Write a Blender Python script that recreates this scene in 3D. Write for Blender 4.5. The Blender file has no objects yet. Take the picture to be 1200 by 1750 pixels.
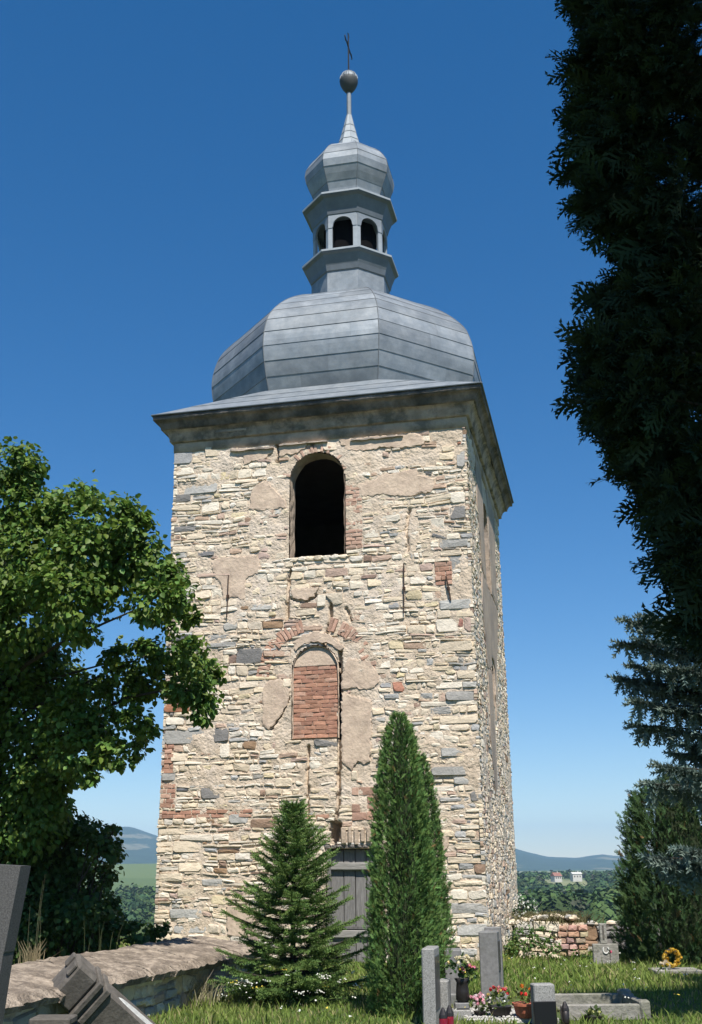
import bpy, bmesh, math, random
import numpy as np
from mathutils import Vector, Matrix, noise
from math import sin, cos, tan, pi, radians, sqrt, atan2

# ------------------------------------------------------------------ camera, world, sun
sc = bpy.context.scene
COL = sc.collection
FPX, TH, RO, EYE = 1865.8, 0.313914, -0.009281, 1.6      # focal length in pixels of the 1200x1750 photo, pitch, roll, eye height
cam = bpy.data.cameras.new('camera')
cam.sensor_fit = 'HORIZONTAL'; cam.sensor_width = 36.0
cam.lens = FPX / 1200 * 36.0
cam.clip_start = 0.1; cam.clip_end = 30000
camo = bpy.data.objects.new('camera', cam); COL.objects.link(camo)
camo.matrix_world = Matrix.Translation((0, 0, EYE)) @ Matrix.Rotation(pi/2 + TH, 4, 'X') @ Matrix.Rotation(RO, 4, 'Z')
sc.camera = camo

SUN_EL = radians(58); SUN_H = Vector((0.25, -0.968)).normalized()
sun_dir = Vector((SUN_H.x*cos(SUN_EL), SUN_H.y*cos(SUN_EL), sin(SUN_EL)))
w = bpy.data.worlds.new('World'); sc.world = w; w.use_nodes = True
nt = w.node_tree; nt.nodes.clear()
sky = nt.nodes.new('ShaderNodeTexSky'); sky.sky_type = 'NISHITA'; sky.sun_disc = False
sky.sun_elevation = SUN_EL
sky.sun_rotation = atan2(SUN_H.x, SUN_H.y)
sky.altitude = 1200; sky.air_density = 0.95; sky.dust_density = 0.0; sky.ozone_density = 1.8
bg = nt.nodes.new('ShaderNodeBackground'); bg.inputs['Strength'].default_value = 0.112
out = nt.nodes.new('ShaderNodeOutputWorld')
hs = nt.nodes.new('ShaderNodeHueSaturation'); hs.inputs['Saturation'].default_value = 1.5; hs.inputs['Hue'].default_value = 0.503
gm = nt.nodes.new('ShaderNodeGamma'); gm.inputs['Gamma'].default_value = 0.84
nt.links.new(sky.outputs[0], gm.inputs[0]); nt.links.new(gm.outputs[0], hs.inputs['Color']); nt.links.new(hs.outputs[0], bg.inputs[0]); nt.links.new(bg.outputs[0], out.inputs[0])
sl = bpy.data.lights.new('sun', 'SUN'); sl.energy = 4.8; sl.angle = radians(0.53); sl.color = (1.0, 0.95, 0.87)
so = bpy.data.objects.new('sun', sl); COL.objects.link(so)
so.rotation_euler = sun_dir.to_track_quat('Z', 'Y').to_euler()
so.location = (8, -10, 30)
sc.view_settings.view_transform = 'Standard'; sc.view_settings.look = 'None'
sc.view_settings.exposure = 0.62; sc.view_settings.gamma = 1.0
sc.cycles.use_denoising = True
sc.cycles.max_bounces = 6; sc.cycles.transparent_max_bounces = 6
sc.cycles.volume_bounces = 0

RNG = random.Random(7)
NP = np.random.default_rng(11)

# ------------------------------------------------------------------ pixel -> place
def ray(px, py):
    x = px-600; y = py-875; c, s = cos(RO), sin(RO)
    a = (c*x+s*y)/FPX; b = -(-s*x+c*y)/FPX
    return np.array([a, cos(TH)-b*sin(TH), sin(TH)+b*cos(TH)])
def gp(px, py, z=0.0):
    d = ray(px, py); return d*((z-EYE)/d[2]) + np.array([0, 0, EYE])
def dp(px, py, D):
    d = ray(px, py); return d*(D/d[1]) + np.array([0, 0, EYE])
TR = np.array([2.242, 19.774]); PH = -0.21829; TW = 6.0; TD = 6.77
FX = np.array([cos(PH), sin(PH)]); FY = np.array([-sin(PH), cos(PH)])
TL = TR - TW*FX
def face(px, py):
    d = ray(px, py); t = np.dot(TR, FY)/np.dot(d[:2], FY); p = d*t
    return float((p[:2]-TL) @ FX), float(p[2]+EYE)
def frect(x0, y0, x1, y1):
    a = face(x0, (y0+y1)/2); b = face(x1, (y0+y1)/2); t = face((x0+x1)/2, y0); m = face((x0+x1)/2, y1)
    return (a[0], m[1], b[0], t[1])

# ------------------------------------------------------------------ materials
def mat(name, col, rough=0.9, var=0.0, scale=8.0, bump=0.0, bscale=60.0, bdist=0.01, metallic=0.0, attr=False,
        col2=None, c2scale=2.0, c2pos=(0.45, 0.62), trans=0.0, spec=0.3, detail=6.0, stretch=None, coord='Object', orand=0.0):
    m = bpy.data.materials.new(name); m.use_nodes = True
    n = m.node_tree; N = n.nodes; L = n.links
    bs = N['Principled BSDF']; bs.inputs['Roughness'].default_value = rough; bs.inputs['Metallic'].default_value = metallic
    bs.inputs['Specular IOR Level'].default_value = spec
    tc = N.new('ShaderNodeTexCoord'); co = tc.outputs[coord]
    if stretch:
        mp = N.new('ShaderNodeMapping'); mp.inputs['Scale'].default_value = stretch
        L.new(co, mp.inputs[0]); co = mp.outputs[0]
    if attr:
        a = N.new('ShaderNodeAttribute'); a.attribute_name = 'tint'; c = a.outputs['Color']
    else:
        r = N.new('ShaderNodeRGB'); r.outputs[0].default_value = (*col, 1); c = r.outputs[0]
    if col2 is not None:
        nz = N.new('ShaderNodeTexNoise'); nz.inputs['Scale'].default_value = c2scale; nz.inputs['Detail'].default_value = 8
        nz.inputs['Roughness'].default_value = 0.65
        L.new(co, nz.inputs['Vector'])
        rp = N.new('ShaderNodeValToRGB'); rp.color_ramp.elements[0].position = c2pos[0]; rp.color_ramp.elements[1].position = c2pos[1]
        L.new(nz.outputs['Fac'], rp.inputs[0])
        mx = N.new('ShaderNodeMix'); mx.data_type = 'RGBA'
        L.new(rp.outputs[0], mx.inputs[0]); L.new(c, mx.inputs[6]); mx.inputs[7].default_value = (*col2, 1)
        c = mx.outputs[2]
    if var > 0:
        nz = N.new('ShaderNodeTexNoise'); nz.inputs['Scale'].default_value = scale; nz.inputs['Detail'].default_value = detail
        nz.inputs['Roughness'].default_value = 0.7
        L.new(co, nz.inputs['Vector'])
        mr = N.new('ShaderNodeMapRange'); mr.inputs[1].default_value = 0.25; mr.inputs[2].default_value = 0.75
        mr.inputs[3].default_value = 1-var; mr.inputs[4].default_value = 1+var
        L.new(nz.outputs['Fac'], mr.inputs[0])
        vm = N.new('ShaderNodeVectorMath'); vm.operation = 'SCALE'
        L.new(c, vm.inputs[0]); L.new(mr.outputs[0], vm.inputs['Scale']); c = vm.outputs[0]
    if orand > 0:     # sheets and boards differ a little from piece to piece
        oi = N.new('ShaderNodeObjectInfo'); mr = N.new('ShaderNodeMapRange'); mr.inputs[3].default_value = 1-orand; mr.inputs[4].default_value = 1+orand
        L.new(oi.outputs['Random'], mr.inputs[0]); vm = N.new('ShaderNodeVectorMath'); vm.operation = 'SCALE'
        L.new(c, vm.inputs[0]); L.new(mr.outputs[0], vm.inputs['Scale']); c = vm.outputs[0]
    L.new(c, bs.inputs['Base Color'])
    if bump > 0:
        nz = N.new('ShaderNodeTexNoise'); nz.inputs['Scale'].default_value = bscale; nz.inputs['Detail'].default_value = 6
        L.new(co, nz.inputs['Vector'])
        bp = N.new('ShaderNodeBump'); bp.inputs['Strength'].default_value = bump; bp.inputs['Distance'].default_value = bdist
        L.new(nz.outputs['Fac'], bp.inputs['Height']); L.new(bp.outputs[0], bs.inputs['Normal'])
    if trans > 0:
        tr = N.new('ShaderNodeBsdfTranslucent'); L.new(c, tr.inputs[0])
        ms = N.new('ShaderNodeMixShader'); ms.inputs[0].default_value = trans
        L.new(bs.outputs[0], ms.inputs[1]); L.new(tr.outputs[0], ms.inputs[2])
        L.new(ms.outputs[0], N['Material Output'].inputs['Surface'])
    return m

M = {}
M['stone'] = mat('rubble_stone', (.6,.5,.36), var=.22, scale=9, bump=.55, bscale=28, bdist=.02, attr=True, spec=.15)
M['mortar'] = mat('old_mortar', (.56,.455,.345), var=.25, scale=3.5, bump=.9, bscale=22, bdist=.03, col2=(.61,.515,.42), c2scale=1.3, spec=.1)
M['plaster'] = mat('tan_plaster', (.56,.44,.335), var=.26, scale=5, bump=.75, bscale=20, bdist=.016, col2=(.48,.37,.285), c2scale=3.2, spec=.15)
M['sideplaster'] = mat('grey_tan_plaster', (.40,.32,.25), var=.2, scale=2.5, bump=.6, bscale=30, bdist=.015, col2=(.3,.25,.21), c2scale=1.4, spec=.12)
M['brick'] = mat('old_brick', (.42,.2,.13), var=.25, scale=14, bump=.5, bscale=50, bdist=.012, attr=True, spec=.12)
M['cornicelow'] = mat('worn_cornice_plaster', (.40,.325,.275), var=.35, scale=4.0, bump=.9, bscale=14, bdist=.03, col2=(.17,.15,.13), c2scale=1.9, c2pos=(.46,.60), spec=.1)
M['cornice'] = mat('stained_shaded_cornice_plaster', (.25,.205,.18), var=.4, scale=4.0, bump=.9, bscale=14, bdist=.03, col2=(.10,.09,.082), c2scale=1.7, c2pos=(.38,.6), spec=.1)  # upper band darker: dirt stain plus shade under the eaves put into the colour
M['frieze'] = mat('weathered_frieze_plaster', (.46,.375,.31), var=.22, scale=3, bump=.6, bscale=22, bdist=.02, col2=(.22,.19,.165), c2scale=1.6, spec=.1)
M['zinc'] = mat('weathered_zinc_sheet', (.195,.22,.243), rough=.6, var=.24, scale=2.2, bump=.12, bscale=3.5, bdist=.03, metallic=.5, orand=.16, col2=(.29,.31,.325), c2scale=2.4, c2pos=(.42,.7), spec=.5)
M['zincdark'] = mat('dull_lead_grey_sheet', (.15,.17,.19), rough=.6, var=.2, scale=3, bump=.1, bscale=6, bdist=.02, metallic=.5, spec=.4)
M['ballmetal'] = mat('tarnished_ball', (.07,.075,.08), rough=.6, spec=.2)
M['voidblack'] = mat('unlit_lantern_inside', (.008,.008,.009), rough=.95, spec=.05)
M['seam'] = mat('dull_seam', (.15,.16,.17), rough=.8, spec=.1)
M['zinclight'] = mat('pale_zinc_trim', (.31,.34,.365), rough=.6, var=.15, scale=5, metallic=.25, spec=.4)
M['iron'] = mat('rusty_iron', (.06,.035,.025), rough=.85, var=.3, scale=20)
M['blackiron'] = mat('black_iron', (.02,.022,.028), rough=.6)
M['oldwood'] = mat('grey_weathered_wood', (.17,.162,.155), rough=.85, var=.45, scale=6, bump=.5, bscale=10, bdist=.01, stretch=(9,9,.8), spec=.15, orand=.2)
M['railwood'] = mat('pale_grey_weathered_rail', (.27,.255,.235), rough=.85, var=.4, scale=6, bump=.5, bscale=12, bdist=.01, stretch=(.8,9,9), spec=.15)
M['stubs'] = mat('upright_lintel_stones', (.42,.33,.25), var=.3, scale=8, bump=.6, bscale=25, bdist=.02)
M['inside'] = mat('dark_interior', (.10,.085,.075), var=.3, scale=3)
M['grass'] = mat('grass_blades', (.1,.2,.03), rough=.7, attr=True, trans=.42, spec=.25)
M['leaf'] = mat('linden_leaf', (.07,.14,.02), rough=.55, attr=True, trans=.3, spec=.35)
M['needle'] = mat('conifer_foliage', (.04,.09,.03), rough=.75, attr=True, trans=.12, spec=.2)
M['bark'] = mat('dark_bark', (.045,.036,.028), var=.4, scale=9, bump=.8, bscale=18, bdist=.03)
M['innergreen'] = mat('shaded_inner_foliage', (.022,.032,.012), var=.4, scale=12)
M['soil'] = mat('meadow_soil', (.05,.085,.02), var=.4, scale=5, bump=.7, bscale=9, bdist=.05, col2=(.075,.075,.035), c2scale=.9)
M['granite'] = mat('speckled_granite', (.25,.245,.235), rough=.7, var=.6, scale=90, detail=2, bump=.25, bscale=90, bdist=.004)
M['greystone'] = mat('grey_grave_stone', (.19,.188,.188), rough=.75, var=.3, scale=22, bump=.3, bscale=50, bdist=.006, col2=(.14,.142,.135), c2scale=3)
M['dkgranite'] = mat('dark_speckled_granite', (.085,.082,.08), rough=.7, var=.55, scale=90, detail=2, bump=.25, bscale=90, bdist=.004)
M['darkstone'] = mat('dark_weathered_stone', (.095,.085,.073), rough=.85, var=.35, scale=14, bump=.5, bscale=35, bdist=.01, col2=(.135,.12,.105), c2scale=4)
M['palelich'] = mat('lichen_pale_stone', (.42,.42,.40), rough=.9, var=.3, scale=20, bump=.6, bscale=40, bdist=.01)
M['black'] = mat('polished_black_granite', (.010,.010,.012), rough=.35, spec=.35)
M['panel'] = mat('dark_inscription_panel', (.05,.05,.052), rough=.35, var=.2, scale=12)
M['concrete'] = mat('lichened_concrete', (.27,.255,.23), rough=.9, var=.35, scale=9, bump=.7, bscale=26, bdist=.02, col2=(.18,.175,.14), c2scale=2.6)
M['capstone'] = mat('gravelly_cap_stone', (.33,.27,.21), rough=.95, var=.5, scale=14, bump=1.0, bscale=30, bdist=.04, col2=(.18,.145,.112), c2scale=4, c2pos=(.42,.55))
M['terracotta'] = mat('terracotta', (.38,.12,.07), rough=.75, var=.15, scale=12)
M['redglass'] = mat('red_lantern_glass', (.16,.008,.012), rough=.15, spec=.6)
M['darkmetal'] = mat('dark_lantern_metal', (.05,.045,.045), rough=.4, metallic=.6)
M['petal'] = mat('petals', (.8,.2,.2), rough=.6, attr=True, trans=.25)
M['gravel'] = mat('white_gravel', (.55,.53,.5), rough=.9, var=.4, scale=60, bump=1, bscale=70, bdist=.03)
M['white'] = mat('white_render', (.5,.48,.44), rough=.9)
M['redroof'] = mat('red_roof_tile', (.25,.12,.09), rough=.9, var=.2, scale=1)
M['enamel'] = mat('white_enamel', (.75,.74,.7), rough=.35)

# ------------------------------------------------------------------ mesh helpers
def new_obj(name, me, parent=None, m=None):
    o = bpy.data.objects.new(name, me); COL.objects.link(o)
    if m is not None and not me.materials: me.materials.append(m)
    if parent is not None: o.parent = parent
    return o
class MB:
    """collects faces (with a tint for each vertex) and links them as one mesh object"""
    def __init__(s): s.v = []; s.f = []; s.t = []
    def add(s, vs, fs, tint=None):
        b = len(s.v); s.v.extend([tuple(p) for p in vs]); s.f.extend([tuple(i+b for i in f) for f in fs])
        s.t.extend([tint or (1, 1, 1)]*len(vs))
    def mesh(s, name, tint=False):
        me = bpy.data.meshes.new(name); me.from_pydata(s.v, [], s.f); me.update()
        if tint: set_tint(me, np.array(s.t))
        return me
    def build(s, name, m, parent=None, tint=False, smooth=False):
        me = s.mesh(name, tint)
        if smooth: me.shade_smooth()
        return new_obj(name, me, parent, m)
def set_tint(me, t):
    a = me.color_attributes.new('tint', 'FLOAT_COLOR', 'POINT')
    c = np.ones((len(me.vertices), 4), dtype=np.float32); c[:, :3] = t
    a.data.foreach_set('color', c.ravel())
def arr_mesh(name, V, F, m, parent=None, tint=None, smooth=False):
    """V (n,3), F (k,s) all faces the same size"""
    me = bpy.data.meshes.new(name); k, s = F.shape
    me.vertices.add(len(V)); me.vertices.foreach_set('co', np.asarray(V, dtype=np.float32).ravel())
    me.loops.add(k*s); me.loops.foreach_set('vertex_index', np.asarray(F, dtype=np.int32).ravel())
    me.polygons.add(k); me.polygons.foreach_set('loop_start', np.arange(0, k*s, s, dtype=np.int32))
    me.polygons.foreach_set('loop_total', np.full(k, s, dtype=np.int32))
    me.update(calc_edges=True); me.validate()
    if tint is not None: set_tint(me, tint)
    if smooth: me.shade_smooth()
    return new_obj(name, me, parent, m)
def thing(name, label, cat, loc=(0, 0, 0), rz=0.0, group=None):
    o = bpy.data.objects.new(name, None); COL.objects.link(o); o.empty_display_size = .3
    o.location = tuple(float(c) for c in loc); o.rotation_euler = (0, 0, rz)
    return tag(o, label, cat, group)
def tag(o, label, cat, group=None):
    o['label'] = label; o['category'] = cat
    if group: o['group'] = group
    return o
def box(mb, c, s, rot=None, bev=0.0, tint=None, jit=0.0, rng=RNG):
    """box with chamfered edges when bev > 0"""
    hx, hy, hz = s[0]/2, s[1]/2, s[2]/2
    if bev <= 0:
        P = [Vector((x*hx, y*hy, z*hz)) for z in (-1, 1) for y in (-1, 1) for x in (-1, 1)]
        F = [(0,2,3,1),(4,5,7,6),(0,1,5,4),(2,6,7,3),(0,4,6,2),(1,3,7,5)]
    else:
        bm = bmesh.new(); bmesh.ops.create_cube(bm, size=1.0)
        for v in bm.verts: v.co = Vector((v.co.x*s[0], v.co.y*s[1], v.co.z*s[2]))
        bmesh.ops.bevel(bm, geom=list(bm.edges), offset=bev, segments=1, affect='EDGES')
        bm.verts.index_update()
        P = [v.co.copy() for v in bm.verts]; F = [tuple(v.index for v in f.verts) for f in bm.faces]; bm.free()
    if jit: P = [p+Vector((rng.uniform(-jit, jit), rng.uniform(-jit, jit), rng.uniform(-jit, jit))) for p in P]
    if rot is not None: P = [rot @ p for p in P]
    c = Vector(c)
    mb.add([p+c for p in P], F, tint)
def one(name, m, parent, c, s, rot=None, bev=0.0, jit=0.0):
    b = MB(); box(b, c, s, rot, bev, jit=jit); return b.build(name, m, parent)
def lathe(mb, prof, n=16, c=(0, 0, 0), a0=0.0, cap=True, tint=None):
    vs = []; fs = []
    for r, z in prof:
        for k in range(n):
            a = a0+2*pi*k/n; vs.append((c[0]+r*cos(a), c[1]+r*sin(a), c[2]+z))
    for i in range(len(prof)-1):
        for k in range(n):
            fs.append((i*n+k, i*n+(k+1) % n, (i+1)*n+(k+1) % n, (i+1)*n+k))
    if cap: fs.append(tuple(range(n))[::-1]); fs.append(tuple((len(prof)-1)*n+k for k in range(n)))
    mb.add(vs, fs, tint)
def tube(mb, pts, rad, n=7, tint=None):
    pts = [Vector(p) for p in pts]; vs = []; fs = []
    for i, p in enumerate(pts):
        d = (pts[min(i+1, len(pts)-1)]-pts[max(i-1, 0)]).normalized()
        a = d.orthogonal().normalized() if i == 0 else (a - d*a.dot(d)).normalized()
        b = d.cross(a); r = rad[i] if hasattr(rad, '__len__') else rad
        for k in range(n):
            t = 2*pi*k/n; vs.append(p+(a*cos(t)+b*sin(t))*r)
    for i in range(len(pts)-1):
        for k in range(n): fs.append((i*n+k, i*n+(k+1) % n, (i+1)*n+(k+1) % n, (i+1)*n+k))
    fs.append(tuple(range(n))[::-1]); fs.append(tuple((len(pts)-1)*n+k for k in range(n)))
    mb.add(vs, fs, tint)
def inpoly(p, poly):
    x, y = p; c = False; j = len(poly)-1
    for i in range(len(poly)):
        xi, yi = poly[i]; xj, yj = poly[j]
        if (yi > y) != (yj > y) and x < (xj-xi)*(y-yi)/(yj-yi+1e-12)+xi: c = not c
        j = i
    return c

# ------------------------------------------------------------------ rubble masonry
CREAM, PALE, YEL = (.65,.545,.41), (.70,.625,.515), (.62,.52,.345)
GREY, DARK, BROWN, PINK = (.35,.335,.31), (.21,.20,.19), (.28,.19,.135), (.47,.345,.27)
LGREY = (.43,.415,.385)
RED = (.40,.195,.135)
PAL = [(CREAM,.50),(PALE,.36),(YEL,.045),(LGREY,.04),(GREY,.012),(DARK,.004),(BROWN,.015),(PINK,.06)]
def pick(rng, pal=PAL):
    r = rng.random()*sum(q for _, q in pal)
    for c, q in pal:
        r -= q
        if r <= 0: break
    k = rng.uniform(.86, 1.1); h = rng.uniform(-.02, .02)
    return (c[0]*k+h*.5, c[1]*k, c[2]*k-h)
def subtract(rects, q):
    o = []
    for r in rects:
        u0, v0, u1, v1 = r; a0, b0, a1, b1 = q
        if a0 >= u1 or a1 <= u0 or b0 >= v1 or b1 <= v0: o.append(r); continue
        if b1 < v1: o.append((u0, b1, u1, v1))
        if b0 > v0: o.append((u0, v0, u1, b0))
        m0, m1 = max(v0, b0), min(v1, b1)
        if a0 > u0: o.append((u0, m0, a0, m1))
        if a1 < u1: o.append((a1, m0, u1, m1))
    return o
def subdivide(r, rng, size=1.0):
    st = [r]; res = []
    while st:
        u0, v0, u1, v1 = st.pop(); w_, h_ = u1-u0, v1-v0
        if w_ < .045 or h_ < .036: continue
        th = min(.30, max(.075, math.exp(rng.gauss(math.log(.155), .40))))*size
        tw = th*rng.uniform(.9, 2.4)
        if h_ > th*1.5 and not (w_ > 2.6*h_ and w_ > .8):
            k = rng.uniform(.3, .7) if h_ < th*3 else rng.uniform(.2, .8)
            st += [(u0, v0, u1, v0+h_*k), (u0, v0+h_*k, u1, v1)]
        elif w_ > tw*1.35:
            k = rng.uniform(.28, .72)
            st += [(u0, v0, u0+w_*k, v1), (u0+w_*k, v0, u1, v1)]
        else: res.append((u0, v0, u1, v1))
    return res
def warp(u, v, s=0):
    p = Vector((u*1.6+s, v*1.6, 3.1+s)); q = Vector((u*5+s, v*5, 9.7))
    a = noise.noise(p)*.05+noise.noise(q)*.026
    b = noise.noise(p+Vector((7, 3, 1)))*.045+noise.noise(q+Vector((2, 9, 4)))*.03
    return u+a, v+b
def stone_poly(r, rng, gap=.008, cut=.26, wseed=0, dowarp=True):
    u0, v0, u1, v1 = r; w_, h_ = u1-u0, v1-v0; m = min(w_, h_)
    P = []
    C4 = [(u0, v0), (u1, v0), (u1, v1), (u0, v1)]
    for i in range(4):
        c = C4[i]; p = C4[i-1]; n = C4[(i+1) % 4]
        for q in (p, n):
            L = math.hypot(q[0]-c[0], q[1]-c[1]); k = rng.uniform(.04, cut)*m/L
            P.append((c[0]+(q[0]-c[0])*k, c[1]+(q[1]-c[1])*k))
    cx, cy = (u0+u1)/2, (v0+v1)/2; o = []
    for (x, y) in P:
        j = .035*m
        dx, dy = x-cx, y-cy; g = gap*rng.uniform(.3, 1.5)
        x = cx+dx*(1-min(.4, 2*g/w_))+rng.uniform(-j, j); y = cy+dy*(1-min(.4, 2*g/h_))+rng.uniform(-j, j)
        o.append(warp(x, y, wseed) if dowarp else (x, y))
    return o
def stone_geo(poly, fr, rng, proud=(.006, .04), inset=.016, back=-.05, rough=.006):
    """polygon (s,t) -> pillow-faced stone; fr maps (s,t,d) to the thing's space, d outwards"""
    n = len(poly); cx = sum(p[0] for p in poly)/n; cy = sum(p[1] for p in poly)/n
    d = rng.uniform(*proud); tx = rng.uniform(-.1, .1); ty = rng.uniform(-.14, .08)
    vs = []
    for (x, y) in poly: vs.append(fr(x, y, back))
    for (x, y) in poly: vs.append(fr(x, y, d*.45+rng.uniform(-rough, rough)*.6))
    for (x, y) in poly:
        dx, dy = x-cx, y-cy; L = math.hypot(dx, dy)+1e-6; k = max(.45, 1-inset/L*rng.uniform(.5, 1.7))
        vs.append(fr(cx+dx*k, cy+dy*k, d+tx*dx*k+ty*dy*k+rng.uniform(-rough, rough)))
    vs.append(fr(cx+rng.uniform(-.01, .01), cy, d+rng.uniform(0, rough*1.6)))
    fs = []
    for a in range(2):
        for i in range(n): fs.append((a*n+i, a*n+(i+1) % n, (a+1)*n+(i+1) % n, (a+1)*n+i))
    for i in range(n): fs.append((2*n+i, 2*n+(i+1) % n, 3*n))
    return vs, fs
def emit_stones(items, parent, fr, name, stuff_name, limit, rng, m, post=lambda q: q, **kw):
    """items: (poly, tint, area); the largest become parts of their own, the rest one 'stuff' part"""
    items = sorted([(post(q[0]), q[1], q[2]) for q in items], key=lambda q: -q[2]); rest = MB()
    for i, (poly, tint, a) in enumerate(items):
        vs, fs = stone_geo(poly, fr, rng, **kw)
        if i < limit:
            b = MB(); b.add(vs, fs, tint); b.build(name, m, parent, tint=True)
        else: rest.add(vs, fs, tint)
    if rest.v:
        o = rest.build(stuff_name, m, parent, tint=True); o['kind'] = 'stuff'
def area(r): return (r[2]-r[0])*(r[3]-r[1])

# ================================================================== SETTING: ground, hills
def sstep(a, b, x):
    t = np.clip((x-a)/(b-a), 0, 1); return t*t*(3-2*t)
def ground_z(x, y):
    x = np.asarray(x, float); y = np.asarray(y, float)
    D = np.hypot(x, y); az = np.arctan2(x, y)
    wl = sstep(-.03, -.16, az)*(np.abs(az) < 1.4)
    z = -16*sstep(27, 190, D) - 6*sstep(190, 420, D)
    z += (10+2*wl)*sstep(450, 900, D) + wl*18*sstep(900, 1700, D) - (1-wl)*3*sstep(1000, 2600, D)
    z += .035*np.sin(x*1.3+.5)*np.cos(y*.9)*(D < 60)
    return z
rings = np.concatenate([np.arange(0.5, 30, .75), 30*np.exp(np.linspace(0, math.log(9000/30), 90))])
na = 240
ang = np.linspace(0, 2*pi, na, endpoint=False)
X = np.outer(rings, np.sin(ang)); Y = np.outer(rings, np.cos(ang)); Z = ground_z(X, Y)
V = np.stack([X, Y, Z], -1).reshape(-1, 3)
i, j = np.meshgrid(np.arange(len(rings)-1), np.arange(na), indexing='ij')
F = np.stack([i*na+j, (i+1)*na+j, (i+1)*na+(j+1) % na, i*na+(j+1) % na], -1).reshape(-1, 4)[:, ::-1]
def ground_material():
    m = mat('meadow_and_fields', (.055,.095,.022), var=.4, scale=5, bump=.6, bscale=9, bdist=.05, col2=(.08,.085,.035), c2scale=.9)
    n = m.node_tree; N = n.nodes; L = n.links; bs = N['Principled BSDF']
    src = bs.inputs['Base Color'].links[0].from_socket
    geo = N.new('ShaderNodeNewGeometry')
    vo = N.new('ShaderNodeTexVoronoi'); vo.inputs['Scale'].default_value = .0042
    mp = N.new('ShaderNodeMapping'); mp.inputs['Scale'].default_value = (1, .55, 0); L.new(geo.outputs['Position'], mp.inputs[0]); L.new(mp.outputs[0], vo.inputs['Vector'])
    sp = N.new('ShaderNodeSeparateColor'); L.new(vo.outputs['Color'], sp.inputs[0])
    rp = N.new('ShaderNodeValToRGB'); rp.color_ramp.interpolation = 'CONSTANT'
    for k, (p, c) in enumerate([(0, (.11,.15,.05)), (.3, (.2,.21,.10)), (.55, (.13,.16,.06)), (.75, (.26,.24,.13)), (.9, (.09,.13,.04))]):
        e = rp.color_ramp.elements[0] if k == 0 else rp.color_ramp.elements.new(p)
        e.position = p; e.color = (*c, 1)
    L.new(sp.outputs[0], rp.inputs[0])
    ln = N.new('ShaderNodeVectorMath'); ln.operation = 'LENGTH'; L.new(geo.outputs['Position'], ln.inputs[0])
    mr = N.new('ShaderNodeMapRange'); mr.inputs[1].default_value = 60; mr.inputs[2].default_value = 260; L.new(ln.outputs['Value'], mr.inputs[0])
    mx = N.new('ShaderNodeMix'); mx.data_type = 'RGBA'; L.new(mr.outputs[0], mx.inputs[0]); L.new(src, mx.inputs[6]); L.new(rp.outputs[0], mx.inputs[7])
    L.new(mx.outputs[2], bs.inputs['Base Color'])
    return m
g = arr_mesh('ground', V, F, ground_material(), smooth=True); g['kind'] = 'structure'

# wooded hills on the horizon: ridge line read from the photo at about 5.5 km
RIDGE = [(-500,1450),(-100,1440),(100,1428),(150,1421),(190,1415),(225,1415),(265,1428),(330,1450),(450,1461),(600,1452),(720,1442),(810,1440),(880,1451),(905,1458),
         (935,1465),(985,1467),(1010,1463),(1030,1461),(1060,1464),(1080,1462),(1150,1455),(1300,1460),(1700,1450)]
def ridge_px(px): return np.interp(px, [r[0] for r in RIDGE], [r[1] for r in RIDGE])
nx, nd = 260, 26
pxs = np.linspace(-500, 1700, nx); V = []
for k in range(nd):
    t = k/(nd-1); D = 3000+4300*t
    for px in pxs:
        r = ray(px, ridge_px(px)); az = r[0]/r[1]; top = EYE+r[2]/r[1]*5500
        prof = math.sin(min(1, t/.58)*pi/2)**1.5 if t < .58 else math.cos((t-.58)/.42*pi/2)**.7
        x, y = az*D, D
        n1 = noise.noise(Vector((x*.0011, y*.0011, 0)))*22+noise.noise(Vector((x*.004, y*.004, 4)))*8+noise.noise(Vector((x*.02, y*.02, 4)))*4
        V.append((x, y, -24+(top+24)*prof+n1*min(1, 3*t*(1-t))*(.35+.65*abs(t-.58)/.58)))
i, j = np.meshgrid(np.arange(nd-1), np.arange(nx-1), indexing='ij')
F = np.stack([i*nx+j, i*nx+j+1, (i+1)*nx+j+1, (i+1)*nx+j], -1).reshape(-1, 4)
hm = mat('wooded_hillside', (.035,.06,.025), var=.3, scale=.02, col2=(.16,.16,.09), c2scale=.002, c2pos=(.565,.585), stretch=(1,.6,6))
h = arr_mesh('hills', np.array(V), F, hm, smooth=True); h['kind'] = 'structure'

# ================================================================== CHURCH TOWER
tower = thing('church_tower', 'square cream rubble stone church tower with grey zinc onion dome and lantern', 'tower', (TL[0], TL[1], 0), PH)
FR = {'front': lambda s, t, d: (s, -d, t), 'right': lambda s, t, d: (TW+d, s, t),
      'back': lambda s, t, d: (TW-s, TD+d, t), 'left': lambda s, t, d: (-d, TD-s, t)}
WTOP = 9.80
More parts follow.
